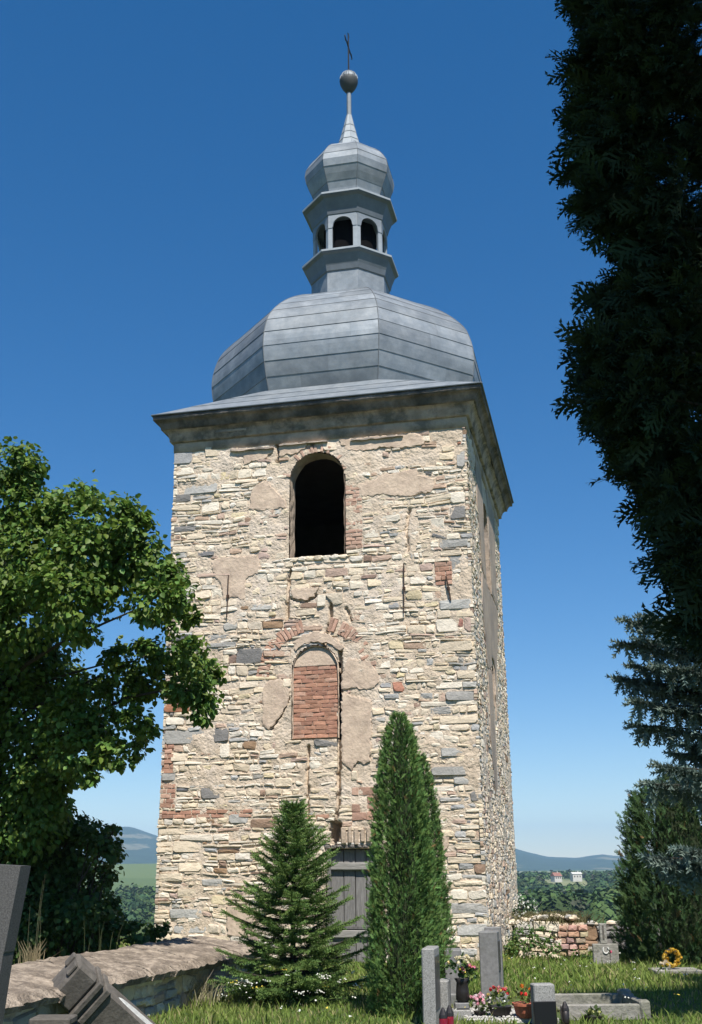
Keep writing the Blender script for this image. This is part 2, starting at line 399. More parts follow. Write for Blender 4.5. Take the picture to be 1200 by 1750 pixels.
# window opening, niche, door on the front (s0,s1,z0,springing,arch radius)
WIN = (2.47, 3.57, 7.33, 8.93); NIC = (2.55, 3.43, 3.85, 5.13); DOOR = (3.20, 4.16, -.05, 1.90)
SWIN = (2.75, 3.75, 7.3, 8.7); SSLOT = (3.05, 3.45, 4.75, 5.45)
def in_arch(s, t, o, g=0.0):
    s0, s1, z0, zs = o; r = (s1-s0)/2+g; c = (s0+s1)/2
    if t < z0-g or s < s0-g or s > s1+g: return False
    return t <= zs or (s-c)**2+(t-zs)**2 <= r*r
fpx = lambda pts: [face(*p) for p in pts]
CRACKS = [  # (points in photo pixels, half width m, depth m)
    ([(468,728),(470,750),(476,768),(474,790)], .022, .10),
    ([(497,975),(494,990),(493,1015),(490,1040),(489,1062)], .022, .09),
    ([(533,752),(535,764)], .03, .1),
    ([(567,1030),(564,1056),(560,1078),(553,1092),(555,1106)], .022, .1),
    ([(581,1112),(582,1180),(581,1260),(580,1300),(578,1350),(577,1385),(572,1410),(565,1440)], .024, .12),
    ([(527,1275),(525,1330),(527,1390)], .018, .07),
    ([(492,1195),(480,1222),(462,1246)], .014, .05),
    ([(700,870),(694,905),(698,940)], .012, .05),
    ([(592,1040),(600,1060)], .012, .05),
    ([(497,1022),(520,1030),(540,1018)], .014, .05)]
CR = []
for pts, hw, dep in CRACKS:
    P = fpx(pts); Q = []
    for a, b in zip(P[:-1], P[1:]):
        n = max(2, int(math.hypot(b[0]-a[0], b[1]-a[1])/.06)); 
        for k in range(n):
            t = k/n; x = a[0]+(b[0]-a[0])*t; y = a[1]+(b[1]-a[1])*t
            Q.append((x+noise.noise(Vector((y*7, x, 1)))*.03, y))
    Q.append(P[-1])
    for a, b in zip(Q[:-1], Q[1:]): CR.append((a, b, max(.028, hw*1.5), dep*1.5))
def crack_depth(s, t, extra=0.0):
    best = 0.0
    for a, b, hw, dep in CR:
        if t < min(a[1], b[1])-.08 or t > max(a[1], b[1])+.08 or s < min(a[0], b[0])-.08 or s > max(a[0], b[0])+.08: continue
        dx, dy = b[0]-a[0], b[1]-a[1]; L2 = dx*dx+dy*dy+1e-9
        k = max(0, min(1, ((s-a[0])*dx+(t-a[1])*dy)/L2)); d = math.hypot(s-a[0]-k*dx, t-a[1]-k*dy)
        if d < hw+extra: best = max(best, dep)
    return best
def off_crack(po):
    """stones stop at the cracks: pull the corners back to their own side"""
    cx = sum(p[0] for p in po)/len(po); cy = sum(p[1] for p in po)/len(po); o = []
    for (x, y) in po:
        for a, b, hw, dep in CR:
            lo, hi = min(a[1], b[1]), max(a[1], b[1])
            if not (lo-.01 <= y <= hi+.01) or hi-lo < 1e-4: continue
            uc = a[0]+(b[0]-a[0])*min(1, max(0, (y-a[1])/(b[1]-a[1])))
            if abs(uc-cx) > .5: continue
            x = min(x, uc-hw*.9) if cx < uc else max(x, uc+hw*.9)
        o.append((x, y))
    return o
HOLE = fpx([(566,1404),(583,1406),(587,1425),(579,1450),(566,1450),(561,1430)])    # broken masonry over the door
ROUGH = [fpx(p) for p in [   # mortar left rough where the plaster fell, few stones show
    [(463,1141),(470,1105),(495,1082),(548,1050),(601,1068),(639,1110),(649,1162),(628,1180),(605,1185),(640,1195),(640,1335),(585,1340),(583,1100),(500,1098),(498,1262),(530,1270),(525,1308),(463,1300),(455,1190)],
    [(462,782),(492,760),(590,755),(622,775),(622,850),(596,850),(592,940),(500,958),(462,950)],
    [(400,772),(640,742),(795,728),(795,742),(740,790),(660,780),(520,772),(408,800)],
    [(560,1035),(625,1010),(610,1060),(580,1060)], [(745,1000),(805,985),(806,1020),(750,1025)], [(640,1395),(690,1400),(700,1440),(640,1445)],
    [(585,1340),(650,1330),(650,1440),(590,1445)], [(640,760),(745,755),(745,800),(640,805)]]]
def core_face(which, S, T, opens, step, hole=None, cracks=False):
    ns, ntt = int(S/step)+1, int(T/step)+1; fr = FR[which]; V = []; F = []
    for b in range(ntt):
        t = T*b/(ntt-1)-.15*(b == 0)
        for a in range(ns):
            s = S*a/(ns-1); p = Vector((s*4.5, t*4.5, len(which)))
            d = .001+noise.noise(p*.3)*.024+noise.noise(p)*.012+noise.noise(p*3.3)*.012+noise.noise(p*9)*.007
            if cracks:
                d -= crack_depth(s, t)
                if hole and inpoly((s, t), hole): d -= .34
            V.append(fr(s, t, d))
    for b in range(ntt-1):
        for a in range(ns-1):
            s = S*(a+.5)/(ns-1); t = T*(b+.5)/(ntt-1)
            if any(in_arch(s, t, o, .02) for o in opens): continue
            F.append((b*ns+a, b*ns+a+1, (b+1)*ns+a+1, (b+1)*ns+a))
    o = arr_mesh('mortar_wall', np.array(V), np.array(F), M['mortar'], tower); return o
DOORA = (DOOR[0], DOOR[1], DOOR[2], 5.0)
def in_door(s, t): return DOOR[0] < s < DOOR[1] and t < DOOR[3]
_ia = in_arch
def in_arch(s, t, o, g=0.0):
    if o is DOOR: return DOOR[0]-g < s < DOOR[1]+g and t < DOOR[3]
    return _ia(s, t, o, g)
core_face('front', TW, WTOP+.2, [WIN, NIC, DOOR], .026, HOLE, True)
core_face('right', TD, WTOP+.2, [SWIN, SSLOT], .05)
core_face('back', TW, WTOP+.2, [], .25); core_face('left', TD, WTOP+.2, [], .25)
def reveal(name, which, o, depth, m, back=None, n=14, arch=True, jit=.012):
    """inside faces of an opening, and a back wall when it is blind"""
    s0, s1, z0, zs = o; c = (s0+s1)/2; r = (s1-s0)/2; P = [(s0, z0)]
    nv = max(3, int((zs-z0)/.12))
    P += [(s0, z0+(zs-z0)*k/nv) for k in range(1, nv)]
    if arch: P += [(c-r*cos(pi*k/n), zs+r*sin(pi*k/n)) for k in range(n+1)]
    else: P += [(s0, zs), (s1, zs)]
    P += [(s1, zs-(zs-z0)*k/nv) for k in range(1, nv+1)]
    fr = FR[which]; rg = random.Random(5); vs = []; fs = []; ND = 6
    for k in range(ND):
        d = .012-depth*k/(ND-1)
        for (s, t) in P:
            q = rg.uniform(-jit, jit); vs.append(fr(s+q, t+rg.uniform(-jit, jit), d))
    N_ = len(P)
    for k in range(ND-1):
        for a in range(N_): fs.append((k*N_+a, k*N_+(a+1) % N_, (k+1)*N_+(a+1) % N_, (k+1)*N_+a))
    b = MB(); b.add(vs, fs); ob = b.build(name, m, tower)
    if back is not None:
        b = MB(); b.add([fr(s, t, -depth+.01) for s, t in P], [tuple(range(N_))]); b.build('niche_back', back, tower)
    return ob
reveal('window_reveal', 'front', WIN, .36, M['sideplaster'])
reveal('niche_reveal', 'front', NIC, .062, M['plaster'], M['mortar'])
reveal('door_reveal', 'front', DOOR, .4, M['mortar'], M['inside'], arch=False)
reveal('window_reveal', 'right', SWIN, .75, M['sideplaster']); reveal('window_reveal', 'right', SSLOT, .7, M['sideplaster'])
# the dark room inside
b = MB(); x0, x1, y0, y1, z0, z1 = .74, TW-.74, .35, TD-.74, 3.0, 9.9
def wall_with_hole(b, fr, a0, a1, z0, z1, o, d):
    s0, s1, q0, q1 = o[0]-.0, o[1]+.0, o[2], o[3]+(o[1]-o[0])/2
    for (p0, p1, r0, r1) in ((a0, s0, z0, z1), (s1, a1, z0, z1), (s0, s1, z0, q0), (s0, s1, q1, z1)):
        b.add([fr(p0, r0, d), fr(p1, r0, d), fr(p1, r1, d), fr(p0, r1, d)], [(0, 1, 2, 3)])
wall_with_hole(b, FR['front'], x0, x1, z0, z1, WIN, -.35)
wall_with_hole(b, FR['right'], y0, y1, 6.3, z1, SWIN, -.74); wall_with_hole(b, FR['right'], y0, y1, z0, 6.3, SSLOT, -.70)
b.add([(x0, y1, z0), (x1, y1, z0), (x1, y1, z1), (x0, y1, z1)], [(0, 1, 2, 3)])
b.add([(x0, y0, z0), (x0, y1, z0), (x0, y1, z1), (x0, y0, z1)], [(0, 1, 2, 3)])
b.add([(x0, y0, z0), (x1, y0, z0), (x1, y1, z0), (x0, y1, z0)], [(0, 1, 2, 3)])
b.add([(x0, y0, z1), (x1, y0, z1), (x1, y1, z1), (x0, y1, z1)], [(0, 1, 2, 3)])
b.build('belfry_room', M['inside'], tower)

# ---- front stones
SMOOTH = [   # surviving smooth plaster, outlines read from the photo
    [(416,770),(440,766),(467,763),(466,774),(452,785),(430,789),(418,794)],
    [(477,763),(527,753),(521,768),(500,776),(478,780)],
    [(580,752),(713,741),(726,752),(724,760),(690,766),(650,764),(633,770),(592,770)],
    [(425,870),(432,838),(452,820),(462,826),(470,838),(489,858),(489,868),(444,873)],
    [(612,828),(640,822),(650,812),(713,801),(715,812),(743,818),(741,832),(735,841),(718,843),(697,849),(660,846),(615,849)],
    [(361,961),(380,952),(441,950),(446,977),(430,984),(420,990),(418,1025),(400,1020),(382,1026),(378,1000),(368,985)],
    [(497,1009),(520,1004),(545,1004),(537,1020),(521,1026),(500,1022)],
    [(451,1173),(462,1163),(479,1157),(495,1181),(492,1205),(476,1228),(460,1247),(449,1239)],
    [(595,1124),(633,1130),(645,1150),(649,1162),(640,1174),(628,1179),(600,1176),(584,1177),(586,1150)],
    [(584,1184),(636,1196),(633,1300),(622,1306),(612,1300),(601,1317),(590,1308),(584,1300)],
    [(388,1548),(420,1550),(436,1560),(434,1600),(390,1600)],
    [(502,1098),(520,1084),(545,1078),(575,1090),(588,1108),(582,1112),(570,1102),(545,1096),(520,1100),(506,1112)],
    [(735,1425),(770,1428),(765,1450),(745,1475),(736,1470)]]
SMOOTHF = [fpx(p) for p in SMOOTH]
rs = random.Random(21)
FEAT = [  # single stones that stand out: pixel rectangle, colour
    (303,825,373,844,LGREY),(298,845,326,858,DARK),(329,846,364,853,GREY),(294,899,335,909,DARK),(392,875,423,885,YEL),(418,883,445,892,BROWN),
    (319,912,351,922,CREAM),(294,933,331,944,CREAM),(301,797,332,812,PALE),(337,808,361,822,PALE),(345,858,375,875,PALE),(378,826,411,834,PALE),
    (769,865,796,887,DARK),(751,921,801,935,GREY),(769,951,804,972,GREY),(751,1025,806,1041,LGREY),(745,1057,783,1081,PALE),(697,1068,727,1084,CREAM),
    (769,840,796,860,PALE),(780,760,795,800,GREY),(640,880,685,893,PALE),(622,905,648,920,PALE),(735,885,760,905,PALE),(752,940,790,950,CREAM),
    (761,1181,815,1197,GREY),(751,1221,817,1237,CREAM),(753,1277,820,1293,LGREY),(737,1309,823,1325,GREY),(775,1327,823,1341,LGREY),(751,1362,799,1370,GREY),
    (804,1351,829,1370,DARK),(735,1207,772,1220,GREY),(727,1250,759,1271,PALE),(671,1165,692,1183,RED),(404,1109,449,1135,DARK),(364,1245,391,1269,DARK),
    (279,1247,364,1271,GREY),(343,1346,382,1366,DARK),(391,1391,425,1408,LGREY),(428,1399,471,1415,BROWN),(292,1285,321,1301,CREAM),(375,1270,393,1296,PALE),
    (769,1543,834,1561,GREY),(780,1579,834,1599,LGREY),(777,1440,828,1451,CREAM),(764,1464,829,1475,CREAM),(784,1621,816,1634,LGREY),(810,1476,838,1495,BROWN),
    (296,1437,346,1457,CREAM),(268,1492,313,1507,CREAM),(290,1553,345,1570,LGREY),(297,1581,353,1595,LGREY),(305,1474,345,1490,CREAM),(364,1425,392,1437,PALE),
    (271,1415,317,1427,CREAM),(355,1085,392,1094,GREY),(352,1098,404,1106,GREY),(750,1095,808,1113,CREAM),(780,1145,812,1160,CREAM),(640,1128,668,1143,PALE),
    (664,1094,690,1110,YEL),(345,1188,380,1200,PALE),(745,1165,790,1177,PALE),(283,1225,315,1240,PALE),(276,1320,300,1335,GREY),(745,1492,790,1505,PALE),
    (775,1505,826,1514,CREAM),(770,1520,800,1538,PALE),(760,1625,780,1640,PALE),(600,1318,612,1335,CREAM),(480,1420,520,1440,PALE),(470,1330,500,1345,CREAM),
    (303,1518,350,1534,CREAM),(360,1530,388,1546,YEL),(345,1502,380,1514,LGREY),(640,1030,665,1042,PALE),(700,985,730,1000,PALE),(505,1040,540,1052,CREAM)]
reserve = [(WIN[0]-.03, WIN[2], WIN[1]+.03, WIN[3]+.58), (NIC[0]-.03, NIC[2]-.02, NIC[1]+.03, NIC[3]+.47), (DOOR[0]-.06, -.1, DOOR[1]+.05, DOOR[3]+.05)]
BAND = frect(275, 1384, 432, 1398); reserve.append(BAND)
BR1 = (WIN[1]+.02, WIN[2]+.1, WIN[1]+.36, WIN[3]-.15); reserve.append(BR1)
BR2 = frect(743, 960, 773, 1000); BR3 = frect(601, 1345, 648, 1402); BR4 = frect(277, 1272, 297, 1322); BR5 = frect(274, 1340, 300, 1381)
reserve += [BR2, BR3, BR4, BR5]
free = [(-.02, -.1, TW+.02, WTOP)]
items = []
feats = []
for q in FEAT:
    r = frect(*q[:4]); r = (max(-.025, r[0]), r[1], min(TW+.025, r[2]), r[3]); feats.append((r, q[4])); free = subtract(free, r)
for r in reserve: free = subtract(free, r)
def bands(rects, rng):
    o = []
    for (u0, v0, u1, v1) in rects:
        v = v0
        while v < v1-1e-6:
            nv = v+rng.uniform(.35, .8); nv = v1 if v1-nv < .25 else nv
            u = u0
            while u < u1-1e-6:
                nu = u+rng.uniform(.5, 1.6); nu = u1 if u1-nu < .3 else nu
                o.append((u, v, nu, nv)); u = nu
            v = nv
    return o
for r, c in feats:
    k = rs.uniform(.9, 1.08)
    items.append((stone_poly(r, rs, .007, .3, dowarp=False), tuple(x*k for x in c), area(r)*3))
for blk in bands(free, rs):
    for r in subdivide(blk, rs):
        cx, cy = (r[0]+r[2])/2, (r[1]+r[3])/2
        if any(inpoly((cx, cy), p) for p in SMOOTHF): continue
        rg = any(inpoly((cx, cy), p) for p in ROUGH)
        if rg and rs.random() < .72: continue
        if crack_depth(cx, cy, .005) > 0 or inpoly((cx, cy), HOLE): continue
        if rs.random() < .035: continue
        corner = cx < .35 or cx > TW-.35
        pal = [(CREAM,.45),(PALE,.28),(GREY,.10),(LGREY,.12),(DARK,.02),(PINK,.10),(RED,.015)] if corner else ([(PINK,.5),(CREAM,.5),(LGREY,.1)] if rg else PAL)
        items.append((stone_poly(r, rs, rs.choice((.004, .009, .014)), rs.choice((.2, .3, .48))), pick(rs, pal), area(r)))
emit_stones(items, tower, FR['front'], 'stone', 'rubble_stones', 300, rs, M['stone'], post=off_crack, proud=(.002, .024))
# ---- side stones: seen edge-on, too small to pick apart
side = []
free = [(-.02, -.1, TD+.02, WTOP)]
for r in ((SWIN[0]-.05, SWIN[2]-.3, SWIN[1]+.05, WTOP), (SSLOT[0]-.1, SSLOT[2]-.1, SSLOT[1]+.1, SSLOT[3]+.35)): free = subtract(free, r)
SPL = [(1.6,9.8),(1.5,8.6),(1.9,7.4),(1.6,6.6),(2.1,5.4),(2.0,4.0),(2.5,2.9),(3.2,3.4),(3.5,4.4),(3.9,5.5),(4.6,6.2),(5.3,6.9),(5.2,8.2),(5.6,9.8)]
for blk in bands(free, rs):
    for r in subdivide(blk, rs, .62):
        cx, cy = (r[0]+r[2])/2, (r[1]+r[3])/2
        if inpoly((cx, cy), SPL): continue
        side.append((stone_poly(r, rs, .008), pick(rs, [(CREAM,.45),(PALE,.25),(LGREY,.12),(GREY,.05),(PINK,.14),(BROWN,.03)]), area(r)))
emit_stones(side, tower, FR['right'], 'stone', 'rubble_stones', 0, rs, M['stone'], proud=(.0, .022), rough=.004)
bs_ = [c for c in tower.children if c.name.startswith('rubble_stones')][-1]
o = bs_.copy(); COL.objects.link(o); o.location = (TW, TD, 0); o.rotation_euler = (0, 0, pi); o.parent = tower     # left wall
# ---- smooth plaster
def plaster_patch(poly, fr, d, m, rng, parent=tower, sub=.07, jit=.016, name='plaster_patch'):
    Q = []
    for a, b_ in zip(poly, poly[1:]+poly[:1]):
        n = max(1, int(math.hypot(b_[0]-a[0], b_[1]-a[1])/sub))
        for k in range(n):
            t = k/n; j = jit if k or n == 1 else jit*.5
            Q.append((a[0]+(b_[0]-a[0])*t+rng.uniform(-j, j), a[1]+(b_[1]-a[1])*t+rng.uniform(-j, j)))
    n = len(Q); mb = MB()
    cx = sum(p[0] for p in Q)/n; cy = sum(p[1] for p in Q)/n
    vs = [fr(x, y, -.05) for x, y in Q]+[fr(x, y, d-.006+rng.uniform(-.006, .006)) for x, y in Q]
    # front grid: ring inset a little so that the rim rolls over
    vs += [fr(x+(cx-x)*.06, y+(cy-y)*.06, d+rng.uniform(-.003, .003)) for x, y in Q]
    fs = [(i, (i+1) % n, n+(i+1) % n, n+i) for i in range(n)]+[(n+i, n+(i+1) % n, 2*n+(i+1) % n, 2*n+i) for i in range(n)]+[tuple(range(2*n, 3*n))]
    mb.add(vs, fs); return mb.build(name, m, parent)
for p in SMOOTHF: plaster_patch(p, FR['front'], .024, M['plaster'], rs, sub=.045, jit=.022)
plaster_patch(SPL, lambda s, t, d: FR['right'](s, t, d) , .012, M['sideplaster'], rs, sub=.2, jit=.05) if False else None
# plaster on the side wall, cut round its two openings
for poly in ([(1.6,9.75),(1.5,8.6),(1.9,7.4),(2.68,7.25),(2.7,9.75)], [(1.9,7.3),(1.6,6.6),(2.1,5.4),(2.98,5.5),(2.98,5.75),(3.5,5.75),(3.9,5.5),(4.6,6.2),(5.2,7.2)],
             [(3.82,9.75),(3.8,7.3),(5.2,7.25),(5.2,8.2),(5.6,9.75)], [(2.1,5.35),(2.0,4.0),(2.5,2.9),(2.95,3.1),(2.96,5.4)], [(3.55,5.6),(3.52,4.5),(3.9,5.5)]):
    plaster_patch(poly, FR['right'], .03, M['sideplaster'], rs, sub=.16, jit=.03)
# ---- bricks
def brick_col(rng, pale=0.0):
    k = rng.uniform(.8, 1.18); c = rng.choice(((.40,.205,.135), (.43,.225,.15), (.35,.175,.12), (.45,.27,.195)))
    return tuple(x*k*(1-pale)+pale*y for x, y in zip(c, (.5,.38,.3)))
def brick_field(r, fr, rng, h=.083, L=.235, pale=0.0, depth=0.0, clip=None, skip=0.0, gap=.006, proud=(.004, .018)):
    u0, v0, u1, v1 = r; n = max(1, round((v1-v0)/h)); h = (v1-v0)/n
    for k in range(n):
        u = u0-(L/2 if k % 2 else 0)*rng.uniform(.7, 1.1)
        while u < u1-.02:
            e = u+L*rng.uniform(.9, 1.08); a, b_ = max(u, u0), min(e, u1); u = e
            if b_-a < .04 or rng.random() < skip: continue
            q = (a, v0+k*h, b_, v0+(k+1)*h)
            if clip and not clip((q[0]+q[2])/2, (q[1]+q[3])/2): continue
            po = stone_poly(q, rng, gap, .14, dowarp=False)
            vs, fs = stone_geo(po, lambda s, t, d: fr(s, t, d+depth), rng, proud=proud, inset=.008, rough=.003)
            mb = MB(); mb.add(vs, fs, brick_col(rng, pale)); mb.build('brick', M['brick'], tower, tint=True)
brick_field((NIC[0]+.005, NIC[2]+.01, NIC[1]-.005, 5.2), FR['front'], rs, depth=-.046, L=.235, h=.078, pale=.08, gap=.004, proud=(.002, .010))
s0, s1, zz, zs = NIC; r = (s1-s0)/2-.006; c = (s0+s1)/2
plaster_patch([(s0+.01, 5.2)]+[(c-r*cos(a), zs+r*sin(a)) for a in [pi*k/12 for k in range(1, 12)]]+[(s1-.01, 5.2)], lambda s, t, d: FR['front'](s, t, d-.04), .006, M['plaster'], rs, jit=.004)
brick_field(BAND, FR['front'], rs, h=.075, L=.25, pale=.15)
brick_field(BR1, FR['front'], rs, h=.08, L=.22, pale=.45, skip=.12)
for q in (BR2, BR4, BR5): brick_field(q, FR['front'], rs, h=.085, L=.22, pale=.2, skip=.08)
brick_field(BR3, FR['front'], rs, h=.15, L=.3, pale=.35, skip=.15)
brick_field(frect(515, 1392, 566, 1400), FR['front'], rs, h=.07, L=.25, pale=.2)
def voussoirs(cx, cz, r0, r1, a0, a1, n, skip=0.0, pale=.15, fr=FR['front'], proud=(.004, .022)):
    for k in range(n):
        if rs.random() < skip: continue
        t0 = a0+(a1-a0)*(k+.06)/n; t1 = a0+(a1-a0)*(k+.94)/n; j = rs.uniform(-.012, .012)
        po = [(cx+(rr+j)*cos(t), cz+(rr+j)*sin(t)) for rr, t in ((r0, t1), (r0, t0), ((r0+r1)/2, t0), (r1, t0), (r1, t1), ((r0+r1)/2, t1))]
        po = po[::1]
        vs, fs = stone_geo(po, fr, rs, proud=proud, inset=.008, rough=.003)
        mb = MB(); mb.add(vs, [f[::-1] for f in fs], brick_col(rs, pale)); mb.build('brick', M['brick'], tower, tint=True)
voussoirs(3.0, 4.95, .93, 1.19, radians(104), radians(176), 18, pale=.3)
voussoirs(3.0, 4.95, .93, 1.19, radians(6), radians(76), 17, skip=.12, pale=.38)
voussoirs(3.02, WIN[3], .56, .72, radians(8), radians(172), 26, skip=.35, pale=.55)
# ---- iron wall anchors
def anchor(p0, p1, rr=.012):
    a = face(*p0); c = face(*p1); mb = MB()
    tube(mb, [FR['front'](a[0], a[1], .055), FR['front']((a[0]+c[0])/2+.004, (a[1]+c[1])/2, .06), FR['front'](c[0], c[1], .05)], rr, 6)
    box(mb, FR['front']((a[0]+c[0])/2, (a[1]+c[1])/2, .02), (.05, .08, .05))
    mb.build('wall_anchor', M['iron'], tower)
anchor((392,984), (389,1056)); anchor((691,964), (691,1049)); anchor((763,986), (771,1027), .016)
# ---- vertical lintel pieces and loose stones above the door
for k in range(5):
    s = DOOR[0]+.32+k*.115
    one('lintel_stub', M['stubs'], tower, FR['front'](s, 2.12+rs.uniform(-.02, .02), .0), (rs.uniform(.055, .085), .1, .27+rs.uniform(-.06, .05)), Matrix.Rotation(rs.uniform(-.05, .05), 3, 'Y'), .008)
for k in range(9):
    s = DOOR[0]+.02+k*.115; po = [(s+.055*cos(a)*rs.uniform(.8, 1.2), 1.94+.035*sin(a)*rs.uniform(.8, 1.2)) for a in [2*pi*q/8 for q in range(8)]]
    vs, fs = stone_geo(po, FR['front'], rs, proud=(.0, .03), inset=.02, back=-.2); mb = MB(); mb.add(vs, fs, (.16,.145,.13)); mb.build('loose_stone', M['stone'], tower, tint=True)
# ---- door
door = one('door', M['inside'], tower, FR['front']((DOOR[0]+DOOR[1])/2, .93, -.17), (DOOR[1]-DOOR[0]+.1, .04, 1.92))
u = DOOR[0]+.05
for k, wd in enumerate((.235, .21, .20, .17, .17)):
    if u+wd > DOOR[1]+.1: break
    one('plank', M['oldwood'], door, FR['front'](u+wd/2, .93+rs.uniform(-.01, .01), -.13+rs.uniform(-.006, .006)), (wd-.014, .035, 1.90), None, .005)
    u += wd
one('rail', M['railwood'], door, FR['front']((DOOR[0]+DOOR[1])/2+.05, 1.60, -.08), (DOOR[1]-DOOR[0]-.02, .075, .125), Matrix.Rotation(.012, 3, 'Y'), .012)
one('rail', M['oldwood'], door, FR['front']((DOOR[0]+DOOR[1])/2+.02, 1.535, -.105), (DOOR[1]-DOOR[0]-.08, .03, .022))
one('rail', M['railwood'], door, FR['front']((DOOR[0]+DOOR[1])/2+.02, .48, -.09), (DOOR[1]-DOOR[0]-.04, .05, .12), Matrix.Rotation(-.01, 3, 'Y'), .01)
one('rail', M['oldwood'], door, FR['front']((DOOR[0]+DOOR[1])/2-.02, .58, -.10), (DOOR[1]-DOOR[0]-.1, .035, .04))
one('door_post', M['oldwood'], door, FR['front'](DOOR[0]+.03, .94, -.10), (.07, .12, 1.9), None, .006)
# ---- weathered sill stones of the open window
for k in range(7):
    s = WIN[0]+.0+k*.165; po = [(s+.085+.1*cos(a)*rs.uniform(.75, 1.15), 7.29+.05*sin(a)*rs.uniform(.7, 1.3)) for a in [2*pi*q/8 for q in range(8)]]
    vs, fs = stone_geo(po, FR['front'], rs, proud=(.01, .05), inset=.02, back=-.5); mb = MB(); mb.add(vs, fs, pick(rs, [(PALE,1),(CREAM,1)])); mb.build('sill_stone', M['stone'], tower, tint=True)

# ---- cornice: moulded profile run round the four sides, crumbled; the band tones hold painted shade and dirt
PROF = [(-.02,9.74),(.03,9.75),(.035,9.95),(.085,9.96),(.10,9.97),(.105,10.04),(.115,10.05),(.13,10.11),(.17,10.165),(.215,10.19),(.245,10.195),(.25,10.25),(.262,10.26),(.275,10.30),(.31,10.345),(.345,10.36),(.372,10.365),(.378,10.455),(.2,10.46)]
def cornice(k0, k1, name, m, seed, rough):
    prof = PROF[k0:k1+1]; 
    for si, (which, L) in enumerate((('front', TW), ('right', TD), ('back', TW), ('left', TD))):
        fr = FR[which]; n = int(L/.035) if which in ('front', 'right') else 20; V = []; m_ = len(prof)
        for a in range(n+1):
            for (o_, z) in prof:
                s = -o_+(L+2*o_)*a/n
                p = Vector((s*3+si*20, z*6, o_*9+seed)); e = min(1, a*2.0/8, (n-a)*2.0/8)
                j = (noise.noise(p)*.6+noise.noise(p*3.1)*.35+noise.noise(p*8)*.25)*rough*e
                ch = max(0, noise.noise(Vector((s*1.1+si*9, 2.2, seed)))-.18)*.07*e if o_ < .36 else 0
                V.append(fr(s, z+j*.5, o_+j-ch))
        i, j = np.meshgrid(np.arange(n), np.arange(m_-1), indexing='ij')
        F = np.stack([i*m_+j, (i+1)*m_+j, (i+1)*m_+j+1, i*m_+j+1], -1).reshape(-1, 4)
        arr_mesh(name, np.array(V), F, m, tower)
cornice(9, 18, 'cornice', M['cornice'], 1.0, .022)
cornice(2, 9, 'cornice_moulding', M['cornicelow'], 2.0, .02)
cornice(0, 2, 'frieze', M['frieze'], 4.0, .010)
for (x0, x1, y0, y1, dd) in ((498, 560, 716, 712, .10), (566, 640, 711, 704, .105), (648, 722, 702, 690, .11), (372, 424, 735, 731, .10), (395, 468, 766, 763, .045), (478, 560, 757, 751, .04), (600, 690, 748, 742, .045)):
    a = face(x0, (y0+y1)/2); c = face(x1, (y0+y1)/2); zz = (a[1]+c[1])/2-.06-dd*.4; po = []
    nq = 10
    po = [(a[0]+(c[0]-a[0])*k/nq, zz+rs.uniform(-.012, .008)) for k in range(nq+1)]+[(c[0]-(c[0]-a[0])*k/nq, zz+.035+rs.uniform(-.012, .012)) for k in range(nq+1)]
    plaster_patch(po, FR['front'], dd+.03, M['frieze'], rs, sub=.1, jit=.008, name='ledge_fragment')
# ---- sheet-metal skirt roof from the square eaves to the octagon
OC = (TW/2, TD/2)
def oct_pts(r, z, a0=pi/8, n=8): return [(OC[0]+r*cos(a0+2*pi*k/n), OC[1]+r*sin(a0+2*pi*k/n), z) for k in range(n)]
eo = .40; ez = 10.475
sq = [(-eo, -eo, ez), (TW+eo, -eo, ez), (TW+eo, TD+eo, ez), (-eo, TD+eo, ez)]
ob = oct_pts(3.16, 11.17)     # vertex k at 22.5+45k deg
def sheet(name, quad, parent, m, rows=1, th=.014, lap=.008):
    """thin metal sheets: rows between the two edges of a quad (a,b bottom; c,d top), each a panel lapped over the one below"""
    a, b_, c, d = [Vector(q) for q in quad]; nrm = (b_-a).cross(d-a)
    if nrm.length < 1e-9: nrm = (b_-a).cross(c-a)
    nrm.normalize()
    for k in range(rows):
        t0, t1 = k/rows, (k+1)/rows
        P = [a.lerp(d, t0)+nrm*lap, b_.lerp(c, t0)+nrm*lap, b_.lerp(c, t1), a.lerp(d, t1)]
        vs = P+[p-nrm*th for p in P]; mb = MB()
        mb.add(vs, [(0,1,2,3),(7,6,5,4),(0,4,5,1),(1,5,6,2),(2,6,7,3),(3,7,4,0)]); mb.build(name, m, parent)
skirt = MB(); skirt.add([(x, y, z-.02) for x, y, z in sq]+[(OC[0]+(x-OC[0])*.99, OC[1]+(y-OC[1])*.99, z-.03) for x, y, z in ob],
    [(0,1,9,10),(1,2,11,4),(2,3,5,6),(3,0,7,8),(1,4,11),(1,11,9)][:0]+[(0,1,2,3)])
roof = skirt.build('roof', M['zincdark'], tower)
FR8 = {0: (5, 6, 0, 1), 1: (7, 0, 1, 2), 2: (1, 2, 2, 3), 3: (3, 4, 3, 0)}   # oct vertices facing each side of the square
sheet('metal_panel', (sq[0], sq[1], ob[6], ob[5]), roof, M['zinc'], 3)
sheet('metal_panel', (sq[1], sq[2], ob[0], ob[7]), roof, M['zinc'], 3)
sheet('metal_panel', (sq[2], sq[3], ob[2], ob[1]), roof, M['zinc'], 3)
sheet('metal_panel', (sq[3], sq[0], ob[4], ob[3]), roof, M['zinc'], 3)
